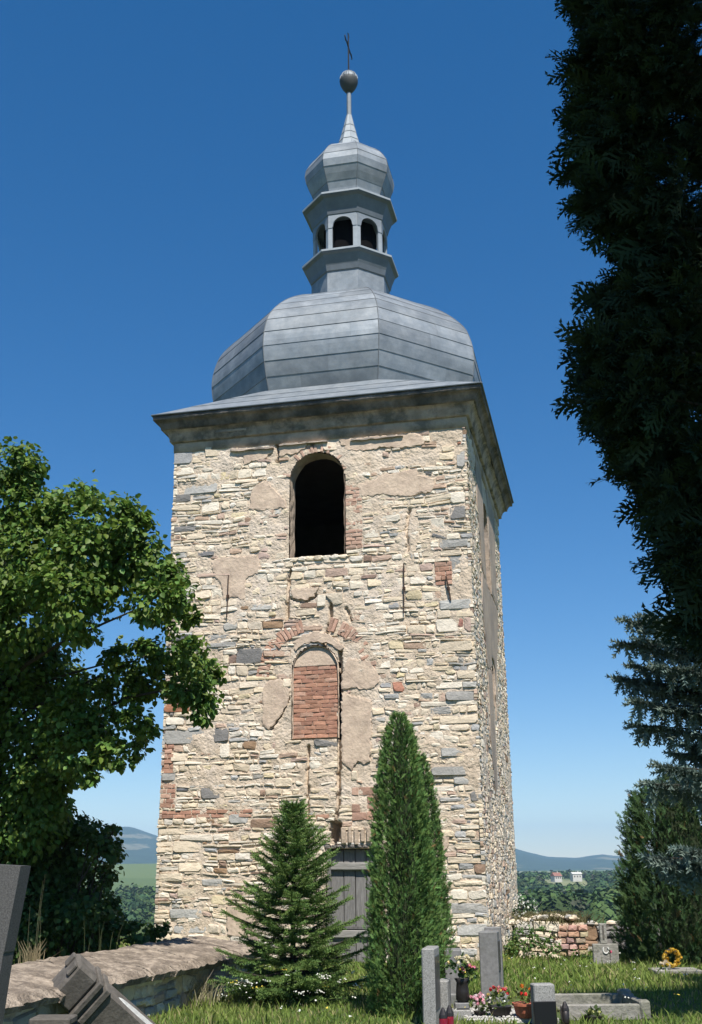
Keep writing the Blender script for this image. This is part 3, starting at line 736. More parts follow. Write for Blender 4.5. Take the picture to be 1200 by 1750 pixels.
for c_, (p, q) in ((0, (5, 4)), (1, (7, 6)), (2, (1, 0)), (3, (3, 2))):
    A, B, Cc = Vector(sq[c_]), Vector(ob[p]), Vector(ob[q]); mb = MB()
    n_ = (B-A).cross(Cc-A).normalized(); n_ = n_ if n_.z > 0 else -n_
    P = [A+n_*.004, B+n_*.004, Cc+n_*.004, A-n_*.012, B-n_*.012, Cc-n_*.012]
    mb.add(P, [(0,1,2),(5,4,3),(0,3,4,1),(1,4,5,2),(2,5,3,0)]); mb.build('metal_panel', M['zinc'], roof)
mb = MB()    # drip edge
for a, b_ in ((0,1),(1,2),(2,3),(3,0)): tube(mb, [sq[a], sq[b_]], .016, 6)
mb.build('drip_edge', M['zincdark'], roof)
# ---- onion dome of lapped panels on eight facets
def curve(pts, n):
    """Catmull-Rom through profile points, n samples evenly along its length"""
    P = [Vector((r, z)) for r, z in pts]; D = []
    for i in range(len(P)-1):
        p0, p1, p2, p3 = P[max(i-1, 0)], P[i], P[i+1], P[min(i+2, len(P)-1)]
        for k in range(12):
            t = k/12; D.append(.5*((2*p1)+(-p0+p2)*t+(2*p0-5*p1+4*p2-p3)*t*t+(-p0+3*p1-3*p2+p3)*t**3))
    D.append(P[-1]); L = [0]
    for a, b_ in zip(D[:-1], D[1:]): L.append(L[-1]+(b_-a).length)
    o = []
    for k in range(n+1):
        t = L[-1]*k/n; i = max(q for q in range(len(L)) if L[q] <= t+1e-9); i = min(i, len(D)-2)
        f = (t-L[i])/max(1e-9, L[i+1]-L[i]); o.append(D[i].lerp(D[i+1], min(1, f)))
    return o
def onion(name, prof, rows, parent, m, sub=3, lap=.012, seams=True, split=1):
    root = None; C_ = curve(prof, rows*sub)
    core = MB(); lathe(core, [(max(.02, p.x-.03), p.y) for p in C_], 8, (OC[0], OC[1], 0), pi/8)
    root = core.build(name, m, parent)
    for rr in range(rows):
        seg = C_[rr*sub:(rr+1)*sub+1]
        for f in range(8):
            cuts = [0.0]+sorted(RNG.uniform(.15, .85) for _ in range(split))+[1.0]; n = len(seg)
            for c0, c1 in zip(cuts[:-1], cuts[1:]):
                if c1-c0 < .05: continue
                vs = []; rl = RNG.uniform(0, .004)
                def pt(p, t, l):
                    a0 = pi/8+f*pi/4; A_ = Vector((cos(a0), sin(a0)))*(p.x+l); B_ = Vector((cos(a0+pi/4), sin(a0+pi/4)))*(p.x+l); q_ = A_.lerp(B_, t)
                    return (OC[0]+q_.x, OC[1]+q_.y, p.y-max(0, l)*.3)
                g_ = .0012/max(.3, seg[0].x)
                for q, p in enumerate(seg):
                    l = lap*(1-q/(n-1))+rl
                    vs += [pt(p, c0+g_, l), pt(p, c1-g_, l)]
                vs += [pt(seg[0], c0, -.02), pt(seg[0], c1, -.02)]
                fs = [(q*2, q*2+1, q*2+3, q*2+2) for q in range(n-1)]+[(2*n, 2*n+1, 1, 0)]
                mb = MB(); mb.add(vs, fs); mb.build('metal_panel', m, root)
    if seams:
        for f in range(8):
            a = pi/8+f*pi/4; mb = MB()
            tube(mb, [(OC[0]+(p.x+.006)*cos(a), OC[1]+(p.x+.006)*sin(a), p.y) for p in C_], .011 if prof[0][0] > 2 else .007, 5); mb.build('standing_seam', M['seam'], root)
    return root
onion('onion_dome', [(3.06,11.16),(3.19,11.6),(3.28,12.1),(3.27,12.45),(3.19,12.78),(3.06,13.06),(2.74,13.42),(2.38,13.72),(1.9,14.02),(1.35,14.28),(.95,14.45)], 13, tower, M['zinc'])
# ---- lantern
lan = MB(); lathe(lan, [(.97,14.35),(.97,15.06)], 8, (OC[0], OC[1], 0), pi/8); lantern = lan.build('lantern', M['zinc'], tower)
def ring(name, prof, m, parent=None):
    mb = MB(); lathe(mb, prof, 8, (OC[0], OC[1], 0), pi/8); return mb.build(name, m, parent or lantern)
ring('lantern_cornice', [(.96,15.04),(1.0,15.07),(1.03,15.2),(1.09,15.36),(1.12,15.44),(1.17,15.47),(1.19,15.48),(1.19,15.535),(1.0,15.62),(.9,15.66)], M['zincdark'])
ring('cornice_lip', [(1.185,15.50),(1.205,15.50),(1.205,15.55),(1.10,15.59)], M['zinclight'])
ring('lantern_floor', [(.9,15.60),(.9,15.67)], M['zincdark'])
ring('lantern_cornice', [(.93,16.60),(.96,16.63),(.99,16.75),(1.06,16.93),(1.10,17.02),(1.16,17.05),(1.19,17.06),(1.19,17.115),(1.0,17.2),(.9,17.24)], M['zincdark'])
ring('cornice_lip', [(1.185,17.08),(1.205,17.08),(1.205,17.13),(1.08,17.18)], M['zinclight'])
mb = MB(); lathe(mb, [(.66,15.6),(.66,16.64)], 8, (OC[0], OC[1], 0), pi/8); mb.build('lantern_shade_core', M['voidblack'], lantern)  # added black core, puts the shade inside the lantern into its colour
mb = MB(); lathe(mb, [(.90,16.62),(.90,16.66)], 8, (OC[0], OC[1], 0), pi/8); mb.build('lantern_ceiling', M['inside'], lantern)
for f in range(8):
    a0 = pi/8+f*pi/4; R_ = .93
    p0 = Vector((OC[0]+R_*cos(a0), OC[1]+R_*sin(a0), 0)); p1 = Vector((OC[0]+R_*cos(a0+pi/4), OC[1]+R_*sin(a0+pi/4), 0))
    e = (p1-p0); Lf = e.length; e.normalize(); nrm = Vector((e.y, -e.x, 0))
    # post on the corner: two mitred leaves
    mb = MB(); n0 = Vector((cos(a0-pi/8), sin(a0-pi/8), 0)); n1 = Vector((cos(a0+pi/8), sin(a0+pi/8), 0)); e0 = Vector((-n0.y, n0.x, 0)); wp = .10
    P = [p0-e0*wp, p0, p0+e*wp, p0+e*wp-n1*.07, p0-(n0+n1)*.04, p0-e0*wp-n0*.07]
    vs = [q+Vector((0, 0, 15.62)) for q in P]+[q+Vector((0, 0, 16.66)) for q in P]
    mb.add(vs, [(i_, (i_+1) % 6, 6+(i_+1) % 6, 6+i_) for i_ in range(6)]+[(5,4,3,2,1,0),(6,7,8,9,10,11)]); mb.build('lantern_post', M['zinclight'], lantern)
    # arched panel with a scalloped lower edge
    s0, s1 = .10, Lf-.10; cz = 16.28; rr = (s1-s0)/2; mid = Lf/2
    lo = [(0.004, cz-.02), (s0-.002, cz-.02), (s0+.015, cz+.02)]+[(mid-(rr-.02)*cos(pi*k/10), cz+.05+(rr-.02)*.92*sin(pi*k/10)) for k in range(11)]+[(s1-.015, cz+.02), (s1+.002, cz-.02), (Lf-.004, cz-.02)]
    n = len(lo); vs = []; off = .012
    for dd in (off, off-.05):
        for (s, z) in lo: q = p0+e*s+nrm*dd; vs.append((q.x, q.y, z))
        for (s, z) in lo: q = p0+e*s+nrm*dd; vs.append((q.x, q.y, 16.64))
    fs = []
    for k in range(n-1): fs += [(k, k+1, n+k+1, n+k), (2*n+k+1, 2*n+k, 3*n+k, 3*n+k+1), (k+1, k, 2*n+k, 2*n+k+1)]
    mb = MB(); mb.add(vs, fs); mb.build('arch_panel', M['zinc'], lantern)
onion('small_onion', [(.86,17.2),(.93,17.5),(1.08,17.85),(1.14,18.12),(1.10,18.32),(.93,18.6),(.72,18.8),(.45,18.95),(.26,19.02)], 6, tower, M['zinc'], sub=2, lap=.008, split=0)
# ---- spire, ball, cross
spire = MB(); lathe(spire, [(.35,18.95),(.315,19.08),(.225,19.4),(.135,19.78),(.06,20.12)], 8, (OC[0], OC[1], 0), pi/8); spire = spire.build('spire', M['zinclight'], tower)
for z, r_ in ((19.26,.268),(19.5,.203),(19.74,.147)):
    mb = MB(); lathe(mb, [(r_,z-.01),(r_+.008,z),(r_,z+.01)], 8, (OC[0], OC[1], 0), pi/8, cap=False); mb.build('seam', M['zincdark'], spire)
for f in range(8):
    a = pi/8+f*pi/4; mb = MB(); tube(mb, [(OC[0]+r_*cos(a), OC[1]+r_*sin(a), z) for r_, z in ((.34,18.98),(.315,19.08),(.225,19.4),(.135,19.78),(.06,20.12))], .007, 5); mb.build('seam', M['zincdark'], spire)
mb = MB(); lathe(mb, [(.062,20.02),(.062,20.84)], 10, (OC[0], OC[1], 0)); mb.build('rod', M['zinc'], spire)
mb = MB(); lathe(mb, [(.062,20.80),(.11,20.86),(.175,20.95),(.228,21.07),(.243,21.16),(.238,21.22)], 20, (OC[0], OC[1], 0)); ball = mb.build('ball', M['ballmetal'], tower, smooth=True)
mb = MB(); lathe(mb, [(.235,21.21),(.212,21.31),(.155,21.40),(.065,21.46)], 20, (OC[0], OC[1], 0)); mb.build('ball_cap', M['zincdark'], ball)
for k in range(14):
    a = 2*pi*k/14; mb = MB(); tube(mb, [(OC[0]+r_*cos(a), OC[1]+r_*sin(a), z) for r_, z in ((.24,21.21),(.216,21.31),(.158,21.40),(.065,21.465))], .012, 5); mb.build('rib', M['zincdark'], ball)
cr = MB(); cz = 22.26; cx_, cy_ = OC
tube(cr, [(cx_, cy_, 21.4), (cx_, cy_, 22.70)], [.024, .018], 6)
tube(cr, [(cx_, cy_-.40, cz), (cx_, cy_+.40, cz)], .017, 6)
for (dy, dz) in ((-.40, 0), (.40, 0), (0, .44)):
    for sg in (-1, 1):
        c_ = (cx_, cy_+dy, cz+dz)
        if dy: tube(cr, [c_, (cx_, cy_+dy*.9, cz+sg*.09)], .012, 5); tube(cr, [c_, (cx_, cy_+dy*1.13, cz)], .013, 5)
        else: tube(cr, [c_, (cx_, cy_+sg*.09, cz+dz*.88)], .012, 5)
for a in range(4): tube(cr, [(cx_, cy_, cz), (cx_, cy_+.16*cos(pi/4+a*pi/2), cz+.16*sin(pi/4+a*pi/2))], .008, 4)
cr.build('cross', M['blackiron'], tower)

# ================================================================== PLANTS
def unit(a): return a/(np.linalg.norm(a, axis=-1, keepdims=True)+1e-9)
def scatter(name, TV, TF, P, A, N_, S, m, parent, tint):
    """copies of a small template (TV in the frame: x along A, z along N_) at points P with size S, one mesh"""
    A = unit(A); N_ = unit(N_-A*np.sum(A*N_, -1, keepdims=True)); B = np.cross(N_, A)
    n, k = len(P), len(TV); S = np.asarray(S).reshape(-1, 1, 1)
    V = P[:, None]+S*(TV[None, :, 0:1]*A[:, None]+TV[None, :, 1:2]*B[:, None]+TV[None, :, 2:3]*N_[:, None])
    F = (TF[None]+(np.arange(n)*k)[:, None, None]).reshape(-1, TF.shape[1])
    return arr_mesh(name, V.reshape(-1, 3), F, m, parent, tint=np.repeat(tint, k, axis=0))
LEAF_V = np.array([(0,0,0),(.25,-.42,.10),(.66,-.36,.08),(1.05,0,-.06),(.66,.36,.08),(.25,.42,.10)]); LEAF_F = np.array([(0,1,2,3),(0,3,4,5)])
def tints(base, n, var=.25, hue=.15):
    k = NP.uniform(1-var, 1+var, (n, 1)); h_ = NP.uniform(-hue, hue, (n, 1))
    return np.clip(np.array(base)*k*np.concatenate([1+h_, np.ones((n, 1)), 1-h_*.5], 1), 0, 1)
def leaf_lobes(lobes, dens, size, base, name, parent, m, flat=.85, shell=.45, hang=.6):
    P, O = [], []
    for c, r in lobes:
        n = max(8, int(dens*r*r)); d = unit(NP.normal(size=(n, 3)))
        # clumps inside the lobe: leaves gather round twig ends
        kc = max(4, int(9*r*r/.36)); cd = unit(NP.normal(size=(kc, 3)))*NP.uniform(.45, 1.0, (kc, 1)); pick_ = NP.integers(0, kc, n)
        q = np.where(NP.random((n, 1)) < .72, cd[pick_]+NP.normal(size=(n, 3))*.2, d*NP.uniform(shell, 1.08, (n, 1))**.6)
        q[:, 2] *= flat
        P.append(np.asarray(c)+q*r); O.append(unit(q))
    P = np.concatenate(P); O = np.concatenate(O); n = len(P)
    N_ = unit(O*.35+np.array([0, 0, .75])+NP.normal(size=(n, 3))*.42)
    A = O*.5+np.array([0, 0, -hang])+NP.normal(size=(n, 3))*.45
    S = NP.uniform(.5, 1.35, n)*size
    return scatter(name, LEAF_V, LEAF_F, P, A, N_, S, m, parent, tints(base, n, .36, .22))
def limb(mb, a, b, r0, r1, rng, bend=.12, n=6):
    a = Vector(a); b = Vector(b); L = (b-a).length; off = Vector((rng.uniform(-1, 1), rng.uniform(-1, 1), rng.uniform(-.2, .8)))*L*bend
    pts = [a.lerp(b, k/n)+off*sin(pi*k/n)+Vector((rng.uniform(-1, 1), rng.uniform(-1, 1), 0))*L*.012 for k in range(n+1)]
    tube(mb, pts, [r0+(r1-r0)*k/n for k in range(n+1)], 7)
def pxl(px, py, rpx, D, jd=0.0):
    p = dp(px, py, D+RNG.uniform(-jd, jd)); d = p[1]*cos(TH)+(p[2]-EYE)*sin(TH)
    return (p, rpx/FPX*d)
# ---- linden on the left, its trunk just outside the picture
LT = np.array([-5.0, 15.4, 0])
linden = thing('linden_tree', 'large broadleaf tree with fresh green leaves left of the tower', 'tree', LT)
LOB = [(20,800,56),(48,790,34),(10,860,70),(60,870,50),(118,885,62),(178,890,58),(226,910,48),(70,940,80),(150,950,78),(235,960,60),(278,985,44),(305,1015,36),(322,1050,22),
       (20,970,90),(190,1010,55),(120,1020,70),(40,1050,85),(255,1030,40),(295,1062,28),(90,1100,50),(150,1080,26),
       (250,1120,34),(290,1115,38),(330,1120,36),(350,1150,34),(330,1180,42),(355,1190,26),(300,1165,36),(345,1218,22),(200,1130,30),(215,1170,42),(250,1165,34),
       (20,1150,80),(90,1170,60),(150,1190,50),(40,1230,90),(120,1240,60),(180,1240,42),(235,1230,30),(130,1290,46),(185,1285,34),(235,1275,22),(250,1250,20),(215,1300,18),
       (150,1320,24),(120,1330,20),(30,1310,90),(20,1390,80),(85,1350,30),(60,1340,50),(100,1380,26),(60,1400,60),(75,1290,50)]
lobes = []
for (x, y, r_) in LOB:
    p, r = pxl(x, y, r_, (13.6 if y < 1060 else 14.6)+(.7 if x < 120 else 0)-(.3 if x > 250 else 0), .5); lobes.append((p-LT, r))
leaf_lobes(lobes, 6200, .073, (.105,.175,.028), 'crown', linden, M['leaf'])
hid = []
for k in range(16):   # the part of the crown outside the picture
    q = np.array([-1.9+RNG.uniform(-2.2, 1.0), RNG.uniform(-1.6, 2.2), RNG.uniform(3.2, 7.0)]); hid.append((q, RNG.uniform(.6, 1.0)))
leaf_lobes(hid, 1000, .13, (.105,.17,.026), 'crown', linden, M['leaf'])
mb = MB(); tube(mb, [(0, 0, -.2), (.03, .05, 1.2), (-.05, 0, 2.6), (.05, -.1, 4.2), (0, 0, 6.0)], [.30, .24, .21, .17, .08], 10)
rg = random.Random(3); mb.build('trunk', M['bark'], linden)
mb = MB()
for k, (c, r) in enumerate(lobes):
    if k % 4 == 1: h0 = max(1.8, min(5.4, c[2]-abs(c[0])*.45)); limb(mb, (0, 0, h0), c, .05, .008, rg, .2)
mb.build('limbs', M['bark'], linden)
# ---- shrubby growth below it, behind the wall
ST = np.array([-4.6, 16.0, 0])
shrub = thing('shrub', 'dark leafy thicket behind the low stone wall at left', 'shrub', ST)
LOB2 = [(20,1450,90),(100,1440,62),(60,1520,95),(140,1500,55),(170,1460,34),(190,1445,18),(200,1460,14),(30,1580,80),(120,1570,70),(170,1540,32),(178,1500,18),(178,1580,36),(195,1570,24),(200,1600,34),(240,1596,24),(262,1600,20),(280,1588,10),(150,1600,40),(90,1610,40),(175,1420,20),(155,1430,26),(195,1415,10),(40,1420,70),(95,1400,36),(130,1415,24),(10,1500,90)]
lobes = []
for (x, y, r_) in LOB2:
    p, r = pxl(x, y, r_, 16.0, .5); lobes.append((p-ST, r))
leaf_lobes(lobes, 6500, .066, (.06,.11,.024), 'foliage', shrub, M['leaf'])
mb = MB()
for (c, r) in lobes: limb(mb, (c[0]*.3+rg.uniform(-.3, .3), c[1]*.3, -.1), c, .025, .008, rg)
mb.build('stems', M['bark'], shrub)
# ---- conifers
def brush_template(nn=17, seed=1, spread=.2, wq=.058):
    rg = np.random.default_rng(seed); V = [(0,-.03,0),(0,.03,0),(1,0,0)]; F = [(0,1,2)]
    for k in range(nn):
        x = .02+.93*k/nn; a = k*2.399+rg.uniform(-.3, .3); L = spread*rg.uniform(.8, 1.15)*(1.0-.45*(k/nn))
        y, z = cos(a)*L, sin(a)*L*.9+abs(L)*.15; b = len(V)
        V += [(x-wq, -sin(a)*.02, 0), (x+wq, sin(a)*.02, 0), (x+L*.7, y, z)]; F.append((b, b+1, b+2))
    return np.array(V), np.array(F)
BR_V, BR_F = brush_template(); BB_V, BB_F = brush_template(19, 4, .3, .08)
def spray_template(seed=2, fingers=9, wd=.075, subs=(.45, .75)):
    rg = np.random.default_rng(seed); V = []; F = []
    def quad(x0, y0, x1, y1, w0, w1, z0=0, z1=0):      # a tapering shoot, one triangle
        d = np.array([x1-x0, y1-y0]); d = d/np.linalg.norm(d); nx_, ny_ = -d[1], d[0]; b = len(V); w0 = w0*1.25
        V.extend([(x0-nx_*w0, y0-ny_*w0, z0), (x0+nx_*w0, y0+ny_*w0, z0), (x1, y1, z1)]); F.append((b, b+1, b+2))
    quad(0, 0, 1, 0, wd*.5, wd*.3, 0, -.08)
    for k in range(fingers):
        x = .1+.8*k/fingers; s = 1 if k % 2 else -1; a = radians(rg.uniform(32, 52))*s; L = .5*(1-.65*k/fingers)*rg.uniform(.8, 1.2)
        z0 = -.08*x; z1 = z0+rg.uniform(-.12, .06)
        x1, y1 = x+L*cos(a), L*sin(a); quad(x, 0, x1, y1, wd*.55, wd*.28, z0, z1)
        for q in subs:
            xx, yy = x+(x1-x)*q, y1*q; s2 = 1 if q < .6 else -1; a2 = a+s2*radians(38); l2 = L*.36
            quad(xx, yy, xx+l2*cos(a2), yy+l2*sin(a2), wd*.5, wd*.25, z0, z1+.03)
    return np.array(V), np.array(F)
SP_V, SP_F = spray_template(2, 10, .06); SQ_V, SQ_F = spray_template(3, 7, .085, (.55,))
def spruce(root, H, R, base, whorl, nb, tw, seed, droop=.12, h0=.05, azr=(0, 2*pi), hmin=None, hmax=None, lens=None, twn=1.0, taper=.85):
    rg = np.random.default_rng(seed); P, A, N_, S = [], [], [], []; wood = MB(); h_ = h0*H
    while h_ < H-.03:
        t = h_/H; L = R*(1-t)**taper*(1.0 if t > .12 else .8+t*1.6)
        if (hmin is None or h_ > hmin) and (hmax is None or h_ < hmax):
            n = max(3, int(nb*(1-.35*t)))
            a0 = rg.uniform(0, 6.28)
            for k in range(n):
                a = azr[0]+(azr[1]-azr[0])*((k+rg.uniform(-.3, .3))/n)+(a0 if azr[1]-azr[0] > 6 else 0); l = L*rg.uniform(.6, 1.2)*(1+.12*sin(a*2+1))
                up = .55*t-droop*(1-t)*2+rg.uniform(-.08, .08)
                d = np.array([cos(a), sin(a), 0]); pts = []
                ns_ = max(4, int(l/tw*2.2*twn))
                for q in range(ns_+1):
                    f = q/ns_; z = h_+l*(up*f-droop*f*(1-f)*1.5+.16*f*f)
                    pts.append(d*l*f+np.array([0, 0, z]))
                pts = np.array(pts)
                if len(pts) > 2: tube(wood, [pts[0], pts[len(pts)//2], pts[-1]], [.012+.012*l, .008+.006*l, .004], 5)
                lat = np.array([-sin(a), cos(a), 0])
                for q in range(1, ns_+1):
                    f = q/ns_; dirb = unit(pts[q]-pts[q-1])
                    if f < .18 and l > .5: continue
                    sl_ = min(l*.42, .45)*(1.15-f)*rg.uniform(.7, 1.2)
                    for s in (-1, 1):
                        # a side branchlet made of brushes
                        nq = max(1, int(sl_/(tw*.7)))
                        dd = unit(dirb*.75+lat*s*.8+np.array([0, 0, rg.uniform(-.25, .1)]))
                        for e in range(nq+1):
                            p = pts[q]+dd*sl_*e/(nq+1); P.append(p); A.append(dd+rg.normal(size=3)*.16); N_.append(np.array([0, 0, 1])+rg.normal(size=3)*.3); S.append(tw*rg.uniform(.8, 1.3))
                            if rg.random() < .6:
                                P.append(p); A.append(unit(dd+dirb*.6*(1 if rg.random() < .5 else -1)*s+np.array([0, 0, rg.uniform(-.35, .1)]))); N_.append(np.array([0, 0, 1.])); S.append(tw*rg.uniform(.55, .95))
                    P.append(pts[q]); A.append(dirb); N_.append(np.array([0, 0, 1.])); S.append(tw*rg.uniform(.9, 1.3))
        h_ += whorl*(1.0-.45*t)*rg.uniform(.8, 1.2)
    for k in range(10):   # leader
        P.append(np.array([0, 0, H-.28+k*.028])); A.append(np.array([rg.normal()*.35, rg.normal()*.35, 1])); N_.append(rg.normal(size=3)); S.append(tw*.9)
    P = np.array(P); n = len(P)
    scatter('foliage', BR_V, BR_F, P, np.array(A), np.array(N_), np.array(S), M['needle'], root, tints(base, n, .25, .12))
    tube(wood, [(0, 0, -.15), (0, 0, H*.5), (0, 0, H-.2)], [.02+.012*H, .012+.006*H, .006], 7); wood.build('trunk', M['bark'], root)
    return n
p = gp(500, 1712)
ys = thing('spruce_tree', 'young bushy green spruce in front of the tower door', 'tree', (p[0], p[1], 0))
Hs = float(dp(496, 1372, p[1])[2])
spruce(ys, Hs, .92, (.135,.215,.06), .13, 10, .115, 5, droop=.10, h0=.05, twn=1.3, taper=.78)
# blue spruce: trunk beyond the right edge
BS = np.array([5.95, 13.1, 0])
bsp = thing('blue_spruce', 'blue-grey spruce with hanging twigs reaching in from the right edge', 'tree', BS)
rgn = np.random.default_rng(9); P, A, N_, S = [], [], [], []; wood = MB()
# branches that show: tip pixels read from the photo; they run back to the trunk
TIPS = [(1112,1055,1.0),(1078,1062,1.3),(1068,1100,1.2),(1062,1160,1.3),(1090,1140,1.1),(1100,1095,.9),(1092,1200,1.2),(1092,1240,1.2),(1120,1180,1.0),(1140,1215,1.0),(1130,1140,.8),(1150,1100,1.0),(1175,1145,.8),(1165,1190,.8),
        (1160,1290,1.2),(1135,1310,1.3),(1118,1340,1.2),(1150,1345,1.0),(1185,1275,.8),(1115,1465,1.2),(1140,1480,1.0),(1170,1452,1.0),(1160,1490,.9),(1185,1478,.8)]
tipsw = [(dp(x, y, 12.7+RNG.uniform(-.45, .45))-BS, l) for x, y, l in TIPS]
for k in range(60):
    z = RNG.uniform(2.6, 6.0); a = RNG.uniform(0, 2*pi); R_ = 2.3*(1-z/7.4)
    d = np.array([cos(a)*R_, sin(a)*R_, z])
    if d[0] < -.4 and z < 5: d[0] = abs(d[0])
    tipsw.append((d, 1.0))
for tip, _ in tipsw:
    r0 = np.array([0, 0, tip[2]+.25*np.hypot(tip[0], tip[1])*.6]); L = np.linalg.norm(tip-r0)
    n = max(5, int(L/.09)); pts = np.array([r0+(tip-r0)*f+np.array([0, 0, -.10*L*sin(pi*f)]) for f in np.linspace(0, 1, n+1)])
    tube(wood, [pts[0], pts[n//2], pts[-1]], [.03, .018, .006], 5)
    lat = unit(np.cross(unit(tip-r0), np.array([0, 0, 1.])))
    for q in range(1, n+1):
        f = q/n; db = unit(pts[q]-pts[q-1])
        P.append(pts[q]); A.append(db); N_.append(np.array([0, 0, 1.])); S.append(.18)
        if f < .15: continue
        for s in (-1, 1):
            sl_ = .42*(1.1-f)*rgn.uniform(.6, 1.2); dd = unit(db*.7+lat*s*.9+np.array([0, 0, -.1])); nq = max(1, int(sl_/.09))
            for e in range(nq+1):
                pp = pts[q]+dd*sl_*e/(nq+1); P.append(pp); A.append(dd+rgn.normal(size=3)*.2); N_.append(np.array([0, 0, 1.])); S.append(.17*rgn.uniform(.8, 1.25))
                if rgn.random() < .65: P.append(pp); A.append(np.array([rgn.normal()*.35, rgn.normal()*.35, -1.])); N_.append(rgn.normal(size=3)); S.append(.19*rgn.uniform(.7, 1.3))
P = np.array(P)
scatter('foliage', BB_V, BB_F, P, np.array(A), np.array(N_), np.array(S)*1.12, M['needle'], bsp, tints((.125,.17,.145), len(P), .25, .08))
tube(wood, [(0, 0, -.2), (0, 0, 3.5), (0, 0, 6.6)], [.17, .10, .02], 9); wood.build('trunk', M['bark'], bsp)
# thujas
def thuja(root, prof, n, base, size, seed, lean=(0, 0), top_fine=True):
    """prof: list of (z, radius); sprays on the skin and just inside it"""
    rg = np.random.default_rng(seed); zs = np.array([p[0] for p in prof]); rs_ = np.array([p[1] for p in prof])
    w_ = rs_+.06; cz = np.cumsum(np.concatenate([[0], (w_[1:]+w_[:-1])/2*np.diff(zs)])); z = np.interp(rg.random(n)*cz[-1], cz, zs)
    a = rg.uniform(0, 2*pi, n); r = np.interp(z, zs, rs_)*(1+.10*np.sin(a*3+z*2.1)+.10*np.sin(a*6-z*7.3)+.06*np.sin(a*11+z*13))*rg.uniform(.70, 1.05, n)
    r = r*(1+.09*np.sin(a*2+seed)*np.sin(z*1.7+seed))*np.where(rg.random(n) < .03, 1.12, 1.0)
    o = np.stack([np.cos(a), np.sin(a), np.zeros(n)], 1)
    P = o*r[:, None]+np.stack([lean[0]*z, lean[1]*z, z], 1)
    A = o*rg.uniform(.25, .9, (n, 1))+np.array([0, 0, .8])+rg.normal(size=(n, 3))*.35
    t = np.stack([-np.sin(a), np.cos(a), np.zeros(n)], 1)
    N_ = t*rg.choice([-1, 1], (n, 1))+o*rg.normal(size=(n, 1))*.8+rg.normal(size=(n, 3))*.3
    S = size*rg.uniform(.65, 1.3, n)
    scatter('foliage', SQ_V, SQ_F, P, A, N_, S, M['needle'], root, np.where((rg.random((n, 1)) < .02), np.array([.16,.10,.04]), tints(base, n, .3, .15)*(1+.25*np.sin(z*6.1+a*4)[:, None]*np.sin(a*7)[:, None])))
    mb = MB(); tube(mb, [(0, 0, -.1), (lean[0]*zs[-1]*.9, lean[1]*zs[-1]*.9, zs[-1]*.92)], [.05, .008], 6)
    mb.build('trunk', M['bark'], root)
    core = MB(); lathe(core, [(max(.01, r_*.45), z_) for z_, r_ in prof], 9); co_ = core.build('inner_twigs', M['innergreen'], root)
p = gp(690, 1738); D_ = p[1]; zt = lambda y: float(dp(690, y, D_)[2]); wpx = lambda q: q/FPX*(D_*.95+.3)
th1 = thing('thuja', 'tall green columnar thuja, the taller one standing beside the tower door', 'tree', (float(dp(690, 1600, D_)[0]), D_, 0), 0, 'columnar thujas')
thuja(th1, [(.0, wpx(50)), (zt(1650), wpx(56)), (zt(1550), wpx(54)), (zt(1450), wpx(48)), (zt(1370), wpx(41)), (zt(1290), wpx(30)), (zt(1245), wpx(19)), (zt(1222), wpx(4))], 15000, (.10,.18,.048), .068, 4)
D_ = 14.3
th2 = thing('thuja', 'slightly shorter columnar thuja close behind the taller one, nearer the gravestones', 'tree', (float(dp(727, 1600, D_)[0]), D_, 0), 0, 'columnar thujas')
thuja(th2, [(.0, wpx(36)), (zt(1620), wpx(40)), (zt(1500), wpx(35)), (zt(1400), wpx(28)), (zt(1330), wpx(16)), (zt(1294), wpx(3))], 9000, (.09,.165,.048), .068, 6)
p = np.array([5.62, 19.7, 0]); D_ = 19.7
dk = thing('cypress_tree', 'dark bushy cypress at right behind the yellow bouquet', 'tree', p)
zt = lambda y: float(dp(1150, y, D_)[2])
thuja(dk, [(0, .85), (.4, 1.03), (1.0, 1.08), (zt(1480), 1.0), (zt(1420), .9), (zt(1380), .76), (zt(1345), .48), (zt(1330), .05)], 9000, (.045,.085,.028), .14, 8)
# ---- big dark conifer hanging in from the right, close to the camera
CT = np.array([2.75, 4.6, 0])
cf = thing('dark_conifer', 'big dark scale-leaved conifer hanging in at the right edge, seen from its shaded side', 'tree', CT)
LOBC = [(1030,-30,90),(1040,40,78),(1060,120,92),(1030,190,66),(1040,250,78),(1040,320,80),(1080,390,62),(1120,440,68),(1140,520,70),(1040,500,22),(1060,520,38),(1030,570,42),(1100,590,70),(1020,640,46),(1040,690,54),(1085,740,58),
        (1100,680,70),(1130,800,64),(1150,870,58),(1170,930,50),(1185,1000,44),(1200,1070,40),(1150,180,110),(1170,60,110),(1180,340,110),(1180,480,90),(1195,830,70),(1210,930,60)]
P, A, N_, S = [], [], [], []; wood = MB(); rgn = np.random.default_rng(12); rg = random.Random(8)
lob = []
for x, y, r_ in LOBC+[(1205,640,60),(1165,560,50),(1205,760,50)]:
    x += 26; lob.append(pxl(x, y, r_*.72, 4.7, .35))
    for k in range(3):      # ragged satellites
        a = RNG.uniform(0, 2*pi); lob.append(pxl(x+cos(a)*r_*.62, y+sin(a)*r_*.62, r_*RNG.uniform(.28, .46), 4.7, .35))
for k in range(20): lob.append((np.array([3.1+RNG.uniform(-1.0, 1.2), 4.3+RNG.uniform(-1.3, 1.0), RNG.uniform(1.0, 9.5)]), RNG.uniform(.35, .55)))
NF = (len(LOBC)+3)*4
for k in range(46):   # back of the crown, towards the sun
    q = np.array([RNG.uniform(1.2, 4.4), RNG.uniform(.3, 3.6), RNG.uniform(6.6, 12.2)]); lob.append((q, RNG.uniform(.45, .7)))
PP = {True: [[], [], [], []], False: [[], [], [], []]}
